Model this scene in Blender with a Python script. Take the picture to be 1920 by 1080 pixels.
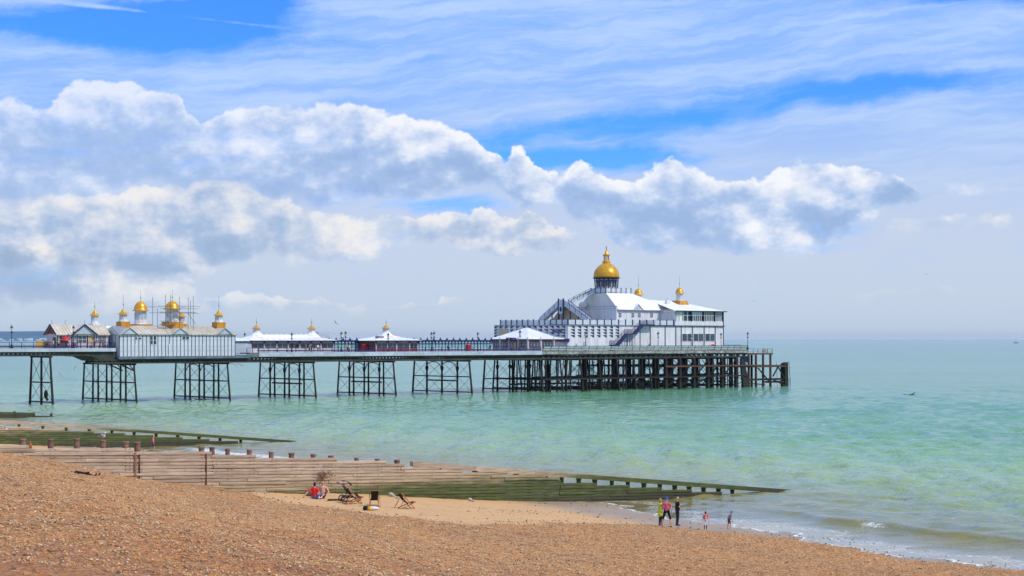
import bpy, bmesh, math, random
import numpy as np
from mathutils import Vector, Matrix
random.seed(7); rng = np.random.default_rng(7)
R = math.radians
S = bpy.context.scene
for o in list(bpy.data.objects): bpy.data.objects.remove(o)
COL = S.collection

# ------------------------------------------------------------------ camera
F, H, EY = 3500.0, 12.5, 635.0          # focal length in photo pixels, eye height over the water, eye level row
cam = bpy.data.cameras.new('camera'); camo = bpy.data.objects.new('camera', cam); COL.objects.link(camo)
cam.sensor_width = 36; cam.lens = 36 * F / 1920; cam.shift_y = (EY - 540) / 1920
cam.clip_start = 0.5; cam.clip_end = 90000
camo.location = (0, 0, H); camo.rotation_euler = (R(90), 0, 0)
S.camera = camo

# ------------------------------------------------------------------ sun, exposure
SUN = Vector((0.60, -0.30, 0.80)).normalized()
sl = bpy.data.lights.new('sun', 'SUN'); sl.energy = 3.1; sl.angle = R(0.5); sl.color = (1.0, 0.95, 0.87)
so = bpy.data.objects.new('sun', sl); COL.objects.link(so); so.location = (60, -40, 90)
so.rotation_euler = SUN.to_track_quat('Z', 'Y').to_euler()
vs = S.view_settings; vs.view_transform = 'Standard'; vs.look = 'None'; vs.exposure = 0.0; vs.gamma = 1
vs.use_curve_mapping = False

def srgb(r, g=None, b=None):
    if g is None: r, g, b = r
    f = lambda c: (c / 255 / 12.92) if c / 255 <= 0.04045 else ((c / 255 + 0.055) / 1.055) ** 2.4
    return (f(r), f(g), f(b), 1)

class NT:
    """small helper round a node tree"""
    def __init__(s, tree): s.t = tree; s.n = tree.nodes; s.l = tree.links
    def node(s, typ, **kw):
        n = s.n.new(typ)
        for k, v in kw.items(): setattr(n, k, v)
        return n
    def put(s, sock, v):
        if v is None: return
        if isinstance(v, bpy.types.NodeSocket): s.l.new(v, sock)
        else: sock.default_value = v
    def m(s, op, a, b=None, c=None, clamp=False):
        n = s.node('ShaderNodeMath', operation=op, use_clamp=clamp)
        for i, v in enumerate((a, b, c)): s.put(n.inputs[i], v)
        return n.outputs[0]
    def vm(s, op, a, b=None, out=0):
        n = s.node('ShaderNodeVectorMath', operation=op)
        for i, v in enumerate((a, b)): s.put(n.inputs[i], v)
        return n.outputs[out]
    def scale(s, a, f):
        n = s.node('ShaderNodeVectorMath', operation='SCALE'); s.put(n.inputs[0], a); s.put(n.inputs['Scale'], f); return n.outputs[0]
    def sm(s, v, a, b, lo=0.0, hi=1.0):
        n = s.node('ShaderNodeMapRange', interpolation_type='SMOOTHSTEP')
        for i, x in enumerate((v, a, b, lo, hi)): s.put(n.inputs[i], x)
        return n.outputs[0]
    def mix(s, f, a, b, blend='MIX'):
        n = s.node('ShaderNodeMix', data_type='RGBA', blend_type=blend)
        s.put(n.inputs[0], f); s.put(n.inputs[6], a); s.put(n.inputs[7], b); return n.outputs[2]
    def noise(s, vec, scale, detail=3, rough=0.5, out=0, dist=0):
        n = s.node('ShaderNodeTexNoise'); s.put(n.inputs['Vector'], vec)
        n.inputs['Scale'].default_value = scale; n.inputs['Detail'].default_value = detail
        n.inputs['Roughness'].default_value = rough; n.inputs['Distortion'].default_value = dist
        return n.outputs[out]
    def comb(s, x, y, z):
        n = s.node('ShaderNodeCombineXYZ')
        for i, v in enumerate((x, y, z)): s.put(n.inputs[i], v)
        return n.outputs[0]
    def ramp(s, f, stops, interp='LINEAR'):
        n = s.node('ShaderNodeValToRGB'); cr = n.color_ramp; cr.interpolation = interp
        while len(cr.elements) < len(stops): cr.elements.new(0.5)
        for e, (p, c) in zip(cr.elements, stops): e.position = p; e.color = c
        s.put(n.inputs[0], f); return n.outputs[0]

# ------------------------------------------------------------------ sky: physical sky with cloud layers all round
world = bpy.data.worlds.new('World'); S.world = world; world.use_nodes = True
N = NT(world.node_tree); N.n.clear()
sky = N.node('ShaderNodeTexSky', sky_type='NISHITA'); sky.sun_disc = False
sky.sun_elevation = math.asin(SUN.z); sky.sun_rotation = math.atan2(SUN.x, SUN.y)
sky.air_density = 1.0; sky.dust_density = 0.0; sky.ozone_density = 3.0; sky.altitude = 0
geo = N.node('ShaderNodeNewGeometry'); D = N.vm('NORMALIZE', N.scale(geo.outputs['Incoming'], -1.0))
sp = N.node('ShaderNodeSeparateXYZ'); N.put(sp.inputs[0], D)
az = N.m('ARCTAN2', sp.outputs[0], sp.outputs[1]); el = N.m('ARCSINE', sp.outputs[2])
PER = 0.80                                 # the cloud field goes on, mirrored, all round the horizon
u = N.m('SUBTRACT', N.m('PINGPONG', N.m('ADD', az, PER / 2 + 8 * PER), PER), PER / 2)
P0 = N.comb(u, el, 0.0)
UR = N.m('ADD', N.m('DIVIDE', u, .8), .5)   # 0..1 over one period of the cloud field
wob = N.vm('SUBTRACT', N.noise(P0, 15, 5, .62, out=1), (.5, .5, .5))
PQ = N.vm('ADD', P0, N.vm('MULTIPLY', wob, (.07, .046, 0)))
sq = N.node('ShaderNodeSeparateXYZ'); N.put(sq.inputs[0], PQ)
rowq = N.m('SUBTRACT', EY / 700, N.m('MULTIPLY', sq.outputs[1], F / 700))       # 0 at the top of the view .. 0.9 at the horizon
uq = N.m('ADD', N.m('DIVIDE', sq.outputs[0], .8), .5)
PN = N.vm('MULTIPLY', P0, (1, 1.35, 1))
fine = N.noise(PN, 28, 7, .6); fine_up = N.noise(N.vm('ADD', PN, (.005, .0105, 0)), 28, 4, .55)
relief = N.m('SUBTRACT', fine, fine_up)
fine = N.m('SUBTRACT', fine, .5)
big = N.m('SUBTRACT', N.noise(N.vm('ADD', PN, (3.1, 1.7, 0)), 14, 3, .5), .5)
tex = N.m('ADD', N.m('MULTIPLY', fine, 1.25), N.m('MULTIPLY', big, 1.15))
BANDS = [
 [(-440, 490, 590, .5), (-100, 470, 590, .95), (60, 470, 585, 1.0), (220, 480, 595, .95), (360, 490, 580, .8), (430, 552, 592, .6), (560, 556, 594, .65), (700, 568, 590, .5), (790, 570, 590, .0), (1830, 500, 540, .0), (1910, 485, 540, .55), (2000, 480, 545, .5), (2360, 480, 590, .4)],
 [(-440, 360, 470, .6), (-100, 370, 520, .95), (60, 375, 520, 1.0), (230, 350, 500, 1.05), (400, 360, 500, 1.0), (520, 375, 505, .9), (650, 395, 490, .75), (780, 420, 475, .6), (850, 408, 478, .95), (1000, 414, 480, .9), (1060, 425, 470, .6), (1085, 430, 470, 0), (1900, 400, 470, .0), (2100, 380, 480, .8), (2360, 380, 480, .8)],
 [(-440, 170, 380, .8), (-120, 160, 400, .95), (0, 185, 420, .85), (90, 200, 390, .8), (150, 150, 375, 1), (250, 132, 370, 1), (340, 175, 375, .95), (415, 235, 375, .68), (455, 205, 370, .9), (600, 196, 385, 1), (740, 205, 392, .98), (850, 235, 385, .9), (915, 262, 370, .6), (945, 285, 395, .42), (985, 258, 410, .95), (1030, 285, 405, .85), (1050, 318, 400, .62), (1078, 286, 415, .9), (1130, 325, 450, .72), (1165, 340, 465, .8), (1225, 292, 480, 1), (1300, 320, 482, .95), (1345, 340, 486, .9), (1450, 326, 480, 1), (1530, 316, 462, 1), (1600, 332, 442, .9), (1670, 350, 405, .62), (1730, 360, 400, 0), (1960, 300, 400, 0), (2100, 260, 420, .8), (2250, 240, 420, .9), (2360, 240, 420, .9)]]
cmask = None
for bi, stops in enumerate(BANDS):
    r = N.node('ShaderNodeValToRGB'); cr = r.color_ramp; cr.interpolation = 'B_SPLINE' if bi < 2 else 'LINEAR'
    while len(cr.elements) < len(stops): cr.elements.new(0.999)
    for e, (x, top, base, w) in zip(cr.elements, stops):
        e.position = min(1, max(0, ((x - 960) / F) / .8 + .5)); e.color = (top / 700, base / 700, w, 1)
    N.put(r.inputs[0], uq); s3 = N.node('ShaderNodeSeparateColor'); N.put(s3.inputs[0], r.outputs[0])
    t = N.m('DIVIDE', N.m('SUBTRACT', s3.outputs[1], rowq), N.m('SUBTRACT', s3.outputs[1], s3.outputs[0]))   # 0 at the base, 1 at the top
    tt = N.m('ABSOLUTE', N.m('SUBTRACT', N.m('MULTIPLY', t, 2.0), 1.0))
    dd = N.m('SUBTRACT', s3.outputs[2], N.m('MULTIPLY', N.m('POWER', tt, 2.6), .85))
    dd = N.m('ADD', dd, N.m('MULTIPLY', tex, 1.0 if bi == 2 else 1.3))
    mk = N.m('MULTIPLY', N.sm(dd, .06, N.m('SUBTRACT', (.66, .66, .62)[bi], N.m('MULTIPLY', N.sm(t, .45, .95), .30))), N.sm(el, .004, .03))
    lit = N.m('ADD', N.m('MULTIPLY', N.m('SUBTRACT', t, .5), .62 if bi == 2 else .5), N.m('MULTIPLY', relief, 2.7))
    lit = N.m('ADD', lit, N.m('MULTIPLY', N.m('SUBTRACT', .5, dd), .30))
    lit = N.m('ADD', lit, N.m('MULTIPLY', big, -1.1))
    cc = N.ramp(N.m('ADD', lit, .52 if bi == 2 else .62, clamp=True), [(0.0, srgb(158, 183, 221)), (.28, srgb(172, 195, 230)), (.5, srgb(200, 215, 240)), (.72, srgb(230, 236, 247)), (1.0, srgb(255, 254, 253))])
    if bi < 2: cc = N.mix(.6, cc, N.mix(1.0, cc, srgb(252, 243, 228), 'MULTIPLY'))
    mk = N.m('MULTIPLY', mk, (.80, .88, .94)[bi])
    if bi == 2: mk = N.m('MULTIPLY', mk, N.m('SUBTRACT', 1.0, N.m('MULTIPLY', N.sm(u, -.06, -.2), .24)))
    if cmask is None: cmask, ccol = mk, cc
    else:
        ccol = N.mix(mk, ccol, cc) if False else N.mix(N.m('DIVIDE', mk, N.m('MAXIMUM', N.m('SUBTRACT', 1.0, N.m('MULTIPLY', N.m('SUBTRACT', 1.0, mk), N.m('SUBTRACT', 1.0, cmask))), .001)), ccol, cc)
        cmask = N.m('SUBTRACT', 1.0, N.m('MULTIPLY', N.m('SUBTRACT', 1.0, mk), N.m('SUBTRACT', 1.0, cmask)))
# thin high veil, torn open in long streaks
PV = N.vm('MULTIPLY', N.vm('ADD', P0, N.scale(wob, .02)), (1, 5.5, 1))
PV = N.vm('ADD', PV, N.comb(0, N.m('MULTIPLY', u, -.55), 0))
veil = N.m('ADD', N.m('ADD', N.m('MULTIPLY', N.noise(PV, 7, 7, .62), 1.25), .06), N.m('MULTIPLY', N.noise(N.vm('MULTIPLY', PV, (2.2, 3.4, 1)), 9, 4, .6), .18))
GAPS = [(290, 62, 290, 40, .85, 0), (430, 18, 150, 30, .45, 0), (1230, 225, 330, 26, .50, -.10), (1690, 175, 330, 24, .50, -.03), (1090, 296, 150, 24, .60, .02), (935, 300, 80, 24, .5, 0), (1850, 12, 170, 24, .5, 0), (830, 392, 120, 18, .3, 0)]
gwob = N.vm('MULTIPLY', wob, (.12, .02, 0))
for cx, cy, rx, ry, w, sl_ in GAPS:
    d = N.vm('SUBTRACT', P0, ((cx - 960) / F, (EY - cy) / F, 0))
    d = N.vm('ADD', d, gwob)
    s2 = N.node('ShaderNodeSeparateXYZ'); N.put(s2.inputs[0], d)
    dy = N.m('ADD', s2.outputs[1], N.m('MULTIPLY', s2.outputs[0], sl_))
    q = N.m('ADD', N.m('POWER', N.m('ABSOLUTE', N.m('MULTIPLY', s2.outputs[0], F / rx)), 2.0), N.m('POWER', N.m('ABSOLUTE', N.m('MULTIPLY', dy, F / ry)), 2.0))
    veil = N.m('SUBTRACT', veil, N.m('MULTIPLY', N.m('POWER', 2.718, N.m('MULTIPLY', q, -.9)), w))
# the old vapour trail high on the left
tr = N.m('ABSOLUTE', N.m('SUBTRACT', el, N.m('ADD', .1705, N.m('MULTIPLY', N.m('ADD', u, .20), -.085))))
tr = N.m('ADD', tr, N.m('MULTIPLY', fine, .003))
veil = N.m('ADD', veil, N.m('MULTIPLY', N.m('MULTIPLY', N.sm(tr, .0022, .0), .45), N.m('MULTIPLY', N.sm(u, -.30, -.22), N.sm(u, -.11, -.15))))
vmask = N.m('MULTIPLY', N.sm(veil, .22, .74), .93)
vcol = N.mix(N.sm(el, .15, .035), N.mix(N.sm(N.noise(N.vm('MULTIPLY', PV, (1, 1.6, 1)), 10, 6, .65), .35, .68), srgb(146, 190, 255), srgb(188, 215, 255)), srgb(204, 215, 233))
low = N.sm(el, .105, .012)
hz = N.mix(N.sm(el, .05, 0.0), srgb(206, 215, 231), srgb(200, 211, 224))
vmask2 = N.m('MAXIMUM', vmask, N.m('MULTIPLY', low, .92))
cloudcol = N.mix(N.m('MULTIPLY', low, .8), vcol, hz)
cloudcol = N.mix(cmask, cloudcol, ccol)
allmask = N.m('MAXIMUM', vmask2, cmask)
bg1 = N.node('ShaderNodeBackground'); bg2 = N.node('ShaderNodeBackground')
deep = N.mix(1.0, sky.outputs[0], (.24, .66, 1.6, 1), 'MULTIPLY')
N.put(bg1.inputs[0], deep); bg1.inputs[1].default_value = 0.12
N.put(bg2.inputs[0], cloudcol); bg2.inputs[1].default_value = 1.0
mx = N.node('ShaderNodeMixShader'); N.put(mx.inputs[0], allmask); N.l.new(bg1.outputs[0], mx.inputs[1]); N.l.new(bg2.outputs[0], mx.inputs[2])
wo = N.node('ShaderNodeOutputWorld'); N.l.new(mx.outputs[0], wo.inputs[0])
world.cycles.sampling_method = 'MANUAL'; world.cycles.sample_map_resolution = 1024
# ------------------------------------------------------------------ mesh and object helpers
MW = {}                                   # world matrix of every thing and part, as set
PTH = R(41.3)
PIER = Matrix.Translation((-86.0, 352.0, 0)) @ Matrix.Rotation(PTH, 4, 'Z')   # x along the pier out to sea, y across it away from us
I4 = Matrix.Identity(4)
def wpos(a, b):
    c, s = math.cos(PTH), math.sin(PTH); return (-86 + a * c - b * s, 352 + a * s + b * c)
def PA(x, b):                             # distance along the pier seen at photo column x on the line b
    k = (x - 960) / F; c, s = math.cos(PTH), math.sin(PTH)
    return (k * (352 + b * c) + 86 + b * s) / (c - k * s)
def PB(x, a):
    k = (x - 960) / F; c, s = math.cos(PTH), math.sin(PTH)
    return (-86 + a * c - k * (352 + a * s)) / (s + k * c)
def PZ(y, a, b): return H - (y - EY) * wpos(a, b)[1] / F

class MB:
    def __init__(s, frame=I4): s.v = []; s.f = []; s.fr = frame
    def add(s, vs, fs):
        n = len(s.v); s.v += [tuple(v) for v in vs]; s.f += [tuple(i + n for i in f) for f in fs]; return s
    def box(s, x0, x1, y0, y1, z0, z1):
        return s.add([(x0, y0, z0), (x1, y0, z0), (x1, y1, z0), (x0, y1, z0), (x0, y0, z1), (x1, y0, z1), (x1, y1, z1), (x0, y1, z1)],
                     [(0, 3, 2, 1), (4, 5, 6, 7), (0, 1, 5, 4), (1, 2, 6, 5), (2, 3, 7, 6), (3, 0, 4, 7)])
    def hexa(s, low, high):               # two quads
        return s.add(list(low) + list(high), [(0, 3, 2, 1), (4, 5, 6, 7), (0, 1, 5, 4), (1, 2, 6, 5), (2, 3, 7, 6), (3, 0, 4, 7)])
    def beam(s, p, q, w, h, up=(0, 0, 1)):
        p, q = Vector(p), Vector(q); d = (q - p).normalized(); up = Vector(up)
        if abs(d.dot(up)) > .98: up = Vector((1, 0, 0))
        x = d.cross(up).normalized() * w / 2; y = x.cross(d).normalized() * h / 2
        return s.hexa([p - x - y, p + x - y, p + x + y, p - x + y], [q - x - y, q + x - y, q + x + y, q - x + y])
    def tube(s, p, q, r0, r1=None, n=6):
        r1 = r0 if r1 is None else r1; p, q = Vector(p), Vector(q); d = (q - p).normalized()
        a = d.orthogonal().normalized(); b = d.cross(a); vs = []
        for c, r in ((p, r0), (q, r1)):
            for i in range(n):
                t = 2 * math.pi * i / n; vs.append(c + (a * math.cos(t) + b * math.sin(t)) * r)
        fs = [(i, (i + 1) % n, n + (i + 1) % n, n + i) for i in range(n)] + [tuple(range(n - 1, -1, -1)), tuple(range(n, 2 * n))]
        return s.add(vs, fs)
    def path(s, pts, r, n=6):
        for p, q in zip(pts, pts[1:]): s.tube(p, q, r, r, n)
        return s
    def lathe(s, cx, cy, prof, n=16, rot=0.0, sx=1.0, sy=1.0):
        vs = []; fs = []
        for r, z in prof:
            for i in range(n):
                t = 2 * math.pi * i / n + rot; vs.append((cx + r * math.cos(t) * sx, cy + r * math.sin(t) * sy, z))
        for k in range(len(prof) - 1):
            for i in range(n): fs.append((k * n + i, k * n + (i + 1) % n, (k + 1) * n + (i + 1) % n, (k + 1) * n + i))
        m = (len(prof) - 1) * n
        fs += [tuple(range(n - 1, -1, -1)), tuple(range(m, m + n))]
        return s.add(vs, fs)
    def extr(s, poly, y0, y1, plane='xz'):   # a polygon in a plane pushed through the third axis
        n = len(poly); m = {'xz': lambda p, y: (p[0], y, p[1]), 'yz': lambda p, y: (y, p[0], p[1]), 'xy': lambda p, y: (p[0], p[1], y)}[plane]
        return s.add([m(p, y0) for p in poly] + [m(p, y1) for p in poly],
                     [tuple(range(n)), tuple(range(2 * n - 1, n - 1, -1))] + [(i, n + i, n + (i + 1) % n, (i + 1) % n) for i in range(n)])
    def ball(s, c, r, nu=8, nv=6, sc=(1, 1, 1)):
        vs = []; fs = []
        for j in range(1, nv):
            for i in range(nu):
                t, p = 2 * math.pi * i / nu, math.pi * j / nv
                vs.append((c[0] + r * sc[0] * math.sin(p) * math.cos(t), c[1] + r * sc[1] * math.sin(p) * math.sin(t), c[2] + r * sc[2] * math.cos(p)))
        for j in range(nv - 2):
            for i in range(nu): fs.append((j * nu + i, (j + 1) * nu + i, (j + 1) * nu + (i + 1) % nu, j * nu + (i + 1) % nu))
        k = len(vs); vs += [(c[0], c[1], c[2] + r * sc[2]), (c[0], c[1], c[2] - r * sc[2])]
        fs += [(k, i, (i + 1) % nu) for i in range(nu)] + [(k + 1, (nv - 2) * nu + (i + 1) % nu, (nv - 2) * nu + i) for i in range(nu)]
        return s.add(vs, fs)
    def build(s, name, material, parent=None, origin=None, smooth=False, **tags):
        if parent is not None: wm = MW[parent.name]
        else: wm = s.fr @ Matrix.Translation(origin or (0, 0, 0))
        tm = wm.inverted() @ s.fr
        me = bpy.data.meshes.new(name); me.from_pydata([tm @ Vector(v) for v in s.v], [], s.f)
        bm = bmesh.new(); bm.from_mesh(me); bmesh.ops.recalc_face_normals(bm, faces=bm.faces); bm.to_mesh(me); bm.free()
        me.materials.append(material)
        if smooth: me.shade_smooth()
        o = bpy.data.objects.new(name, me); COL.objects.link(o); MW[o.name] = wm
        if parent is not None: o.parent = parent
        else: o.location = wm.to_translation(); o.rotation_euler = wm.to_euler()
        for k, v in tags.items(): o[k] = v
        return o

def thing(name, label, cat, loc, frame=I4, group=None, rotz=0.0):
    o = bpy.data.objects.new(name, None); COL.objects.link(o); o.empty_display_size = .3
    wm = frame @ Matrix.Translation(loc) @ Matrix.Rotation(rotz, 4, 'Z'); MW[o.name] = wm
    o.location = wm.to_translation(); o.rotation_euler = wm.to_euler()
    o['label'] = label; o['category'] = cat
    if group: o['group'] = group
    return o
def copy_thing(root, wm, label, group=None):
    def cp(o, par):
        c = o.copy(); COL.objects.link(c); MW[c.name] = wm
        if par is not None: c.parent = par
        for ch in o.children: cp(ch, c)
        return c
    r = cp(root, None); r.location = wm.to_translation(); r.rotation_euler = wm.to_euler(); r.scale = wm.to_scale(); r['label'] = label
    if group: r['group'] = group
    return r
def dup_part(o, loc, parent):             # another piece with the same mesh; loc in the parent's own axes
    c = o.copy(); COL.objects.link(c); c.parent = parent; c.location = loc; MW[c.name] = MW[parent.name]; return c

# ------------------------------------------------------------------ materials
def mat(name, col, rough=.6, metal=0.0, var=.12, scale=1.5, bump=0.0, bscale=8.0, col2=None, stretch=(1, 1, 1), ior=1.45, island=0.0, objrand=0.0, coat=0.0):
    m = bpy.data.materials.new(name); m.use_nodes = True; T = NT(m.node_tree); b = m.node_tree.nodes['Principled BSDF']
    pos = T.node('ShaderNodeTexCoord').outputs['Object']
    pv = T.vm('MULTIPLY', pos, stretch)
    c1 = srgb(col); c2 = srgb(col2) if col2 else tuple(min(1, x * (1 - 2 * var)) for x in c1[:3]) + (1,)
    n1 = T.m('ADD', T.m('MULTIPLY', T.noise(pv, scale, 5, .6), .65), T.m('MULTIPLY', T.noise(pv, scale * 6.3, 3, .6), .35))
    c = T.mix(T.sm(n1, .38, .64), c2, c1)
    if island:
        g = T.node('ShaderNodeNewGeometry'); f = T.m('ADD', T.m('MULTIPLY', g.outputs['Random Per Island'], 2 * island), 1 - island)
        c = T.mix(1.0, c, T.comb(f, f, f), 'MULTIPLY')
    if objrand:
        g = T.node('ShaderNodeObjectInfo'); f = T.m('ADD', T.m('MULTIPLY', g.outputs['Random'], 2 * objrand), 1 - objrand)
        c = T.mix(1.0, c, T.comb(f, f, f), 'MULTIPLY')
    T.put(b.inputs['Base Color'], c); b.inputs['Roughness'].default_value = rough; b.inputs['Metallic'].default_value = metal
    b.inputs['IOR'].default_value = ior; b.inputs['Coat Weight'].default_value = coat
    if bump:
        bn = T.node('ShaderNodeBump'); bn.inputs['Strength'].default_value = bump; bn.inputs['Distance'].default_value = .05
        T.put(bn.inputs['Height'], T.noise(pv, bscale, 4, .6)); T.l.new(bn.outputs[0], b.inputs['Normal'])
    return m
M = {}
M['white'] = mat('white_paint', (233, 231, 231), .5, var=.05, scale=.5, col2=(205, 203, 202), stretch=(2.2, 2.2, .35))
M['panel'] = mat('white_board', (216, 219, 224), .5, scale=.5, col2=(192, 196, 202), objrand=.05, stretch=(2, 2, .5))
M['roofw'] = mat('white_roof_sheet', (238, 235, 231), .55, scale=.35, col2=(224, 219, 214))
M['cream'] = mat('cream_lead_roof', (214, 203, 184), .55, scale=.5, col2=(186, 172, 152), stretch=(1, 1, .4))
M['greyroof'] = mat('grey_lead_roof', (140, 142, 152), .55, scale=.6)
M['navy'] = mat('navy_paint', (42, 40, 105), .4, scale=2, col2=(32, 31, 80))
M['lampiron'] = mat('dark_blue_iron', (26, 32, 62), .4, scale=3)
M['gold'] = mat('gold_leaf', (228, 168, 42), .34, metal=.3, scale=1.2, col2=(208, 146, 30))
M['ochre'] = mat('ochre_paint', (206, 146, 34), .5, scale=1.0, col2=(180, 120, 24))
M['glass'] = mat('window_glass', (70, 92, 104), .08, scale=.4, col2=(40, 54, 64), ior=1.6, objrand=.3)
M['screen'] = mat('screen_glass', (136, 190, 192), .1, scale=.5, col2=(120, 172, 178), ior=1.5)
M['deck'] = mat('deck_planks', (128, 112, 96), .8, scale=1, stretch=(.3, 6, 1))
M['fascia'] = mat('pale_fascia_paint', (192, 202, 210), .6, scale=.25, col2=(164, 174, 182), objrand=.06, stretch=(1, 1, 2))
M['slab'] = mat('blue_grey_slab', (104, 124, 134), .7, scale=.5, col2=(80, 92, 98))
M['iron'] = mat('dark_weathered_iron', (36, 31, 30), .75, scale=.8, col2=(50, 37, 31), bump=.3)
M['girder'] = mat('grimy_girder_paint', (66, 70, 62), .75, scale=.35, col2=(44, 42, 38), objrand=.1)
M['timber'] = mat('wet_dark_timber', (46, 37, 32), .8, scale=1.0, col2=(28, 24, 22), stretch=(1, 1, .3), bump=.5)
M['rust'] = mat('rusty_timber', (110, 74, 52), .8, scale=.7, col2=(70, 50, 40), stretch=(1, 1, .4), bump=.4)
M['red'] = mat('red_paint', (206, 34, 36), .45)
M['brown'] = mat('brown_sign_board', (112, 86, 72), .6, scale=2)
M['redpanel'] = mat('red_brown_panel', (150, 76, 62), .6, scale=1.5)
M['buff'] = mat('buff_fascia', (212, 184, 148), .6)
M['pinkw'] = mat('pinkish_white_render', (226, 212, 214), .6)
M['blue'] = mat('blue_sign', (60, 130, 200), .5)
M['yellow'] = mat('yellow_board', (222, 176, 60), .6)
M['galv'] = mat('galvanised_tube', (96, 96, 100), .4, metal=.5)
M['plank_sc'] = mat('scaffold_board', (140, 118, 92), .8)
M['lantern'] = mat('lantern_glass', (226, 222, 196), .2)
M['clear'] = mat('pale_greenish_panel', (198, 210, 204), .35, scale=.6, col2=(176, 190, 186))
M['skin'] = mat('skin', (214, 160, 130), .55, var=.06)
M['pinkskin'] = mat('sunburnt_skin', (216, 156, 128), .55, var=.08)
def plain(key, col, rough=.75): M[key] = mat(key + '_cloth', col, rough, var=.08, scale=14, bump=.15, bscale=40); return M[key]
for k, c in dict(hair_dark=(40, 30, 26), hair_blond=(176, 140, 96), hair_brown=(92, 62, 40), c_red=(226, 28, 32), c_pink=(208, 98, 112), c_black=(24, 24, 28), c_navy=(34, 36, 58), c_blue=(48, 100, 186),
                 c_white=(232, 232, 236), c_lime=(206, 214, 60), c_yellow=(228, 188, 40), c_grey=(128, 124, 128), c_maroon=(112, 48, 48), c_cap=(36, 92, 206), c_denim=(70, 110, 172), c_hot=(226, 70, 110), c_purple=(86, 60, 110), c_brown=(110, 74, 50), c_orange=(220, 130, 60)).items(): plain(k, c)

def tide(m, z0=.4, z1=2.6):                # weed and wet below the high-water mark
    T = NT(m.node_tree); b = m.node_tree.nodes['Principled BSDF']; old = b.inputs['Base Color'].links[0].from_socket
    pos = T.node('ShaderNodeNewGeometry').outputs['Position']; s = T.node('ShaderNodeSeparateXYZ'); T.put(s.inputs[0], pos)
    zz = T.m('ADD', s.outputs[2], T.m('MULTIPLY', T.m('SUBTRACT', T.noise(pos, .9, 4, .6), .5), 2.4))
    T.put(b.inputs['Base Color'], T.mix(T.m('MULTIPLY', T.sm(zz, z1, z0), .8), old, srgb(38, 40, 26)))
for k in ('iron', 'timber', 'rust'): tide(M[k])

# ------------------------------------------------------------------ beach, sea
GD = R(36.5); UX, UY = math.cos(GD), math.sin(GD)
PROF = np.array([(-60, 9.3), (10, 8.8), (25, 7.9), (35, 6.9), (42.6, 5.5), (48.9, 4.0), (52, 3.45), (57, 2.62), (60, 2.24), (63.5, 2.0), (69.4, 1.6), (73.9, 1.22), (78.5, .84), (83.4, .48), (88.4, .20), (93.7, .0), (99, -.16), (106, -.42), (120, -1.1), (160, -3), (320, -6), (900, -7)])
TREAD = [(2 * math.pi / l_ * math.cos(a_), 2 * math.pi / l_ * math.sin(a_), 1.7 * i_) for i_, (l_, a_) in enumerate(((1.5, .3), (1.9, 1.1), (2.3, 2.2), (2.9, 2.8), (3.6, .8), (4.7, 1.7), (6.1, 2.5)))]   # trodden hollows
def seq(X, Y):
    s = X * UX + Y * UY; w = -X * UY + Y * UX
    return s + .19 * np.maximum(110 - w, 0), w
def beach_z(X, Y):
    s, w = seq(X, Y)
    z = np.interp(s, PROF[:, 0], PROF[:, 1])
    dry = np.clip((z - .2) / 1.5, 0, 1)
    z = z + dry * (.10 * np.sin(s * .55 + 1.3 * np.sin(w * .13)) * np.clip((z - 1.5) / 2, 0, 1) + .09 * np.sin(w * .21 + s * .1) * np.sin(s * .19 - w * .07))
    for kx, ky, ph in TREAD: z = z + .016 * dry * np.sin(kx * X + ky * Y + ph + 1.4 * np.sin(.31 * X + .23 * Y + ph))
    return z + .03 * np.sin(w * .5 + .3 * s) * np.sin(.37 * w) * np.clip((z + .5), 0, 1)
def hit(px, py, up=0.0):                 # where the ray through a photo pixel meets the beach
    k, g = (px - 960) / F, (py - EY) / F
    Y = np.linspace(20, 400, 7601); zr = H - g * Y; zb = beach_z(k * Y, Y) + up
    i = int(np.argmax(zr <= zb)); return Vector((k * Y[i], Y[i], float(zb[i] - up)))
def seahit(px, py):
    Y = H * F / (py - EY); return Vector(((px - 960) / F * Y, Y, 0))

SANDLINE = [(455, 922), (500, 936), (600, 951), (700, 966), (800, 976), (900, 986), (1000, 984), (1100, 982), (1180, 984), (1245, 987), (1330, 996), (1480, 1010), (1600, 1028), (1700, 1051), (1800, 1058), (1920, 1069), (2050, 1085)]
sl_pts = [hit(*p) for p in SANDLINE]
poly = [(p.x, p.y) for p in sl_pts] + [(90, 60), (120, 330), (-160, 330), (-160, 210), (-70, 150), (-21.5, 122.5)]
poly = np.array(poly)
def sand_amount(X, Y):
    inside = np.zeros(X.shape, bool); d2 = np.full(X.shape, 1e9); n = len(poly)
    for i in range(n):
        x0, y0 = poly[i]; x1, y1 = poly[(i + 1) % n]
        c = ((y0 > Y) != (y1 > Y)) & (X < (x1 - x0) * (Y - y0) / (y1 - y0 + 1e-9) + x0); inside ^= c
        t = np.clip(((X - x0) * (x1 - x0) + (Y - y0) * (y1 - y0)) / ((x1 - x0) ** 2 + (y1 - y0) ** 2), 0, 1)
        d2 = np.minimum(d2, (X - x0 - t * (x1 - x0)) ** 2 + (Y - y0 - t * (y1 - y0)) ** 2)
    d = np.sqrt(d2) * np.where(inside, 1, -1)
    return d                                # metres inside the sand, negative on the shingle

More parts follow.
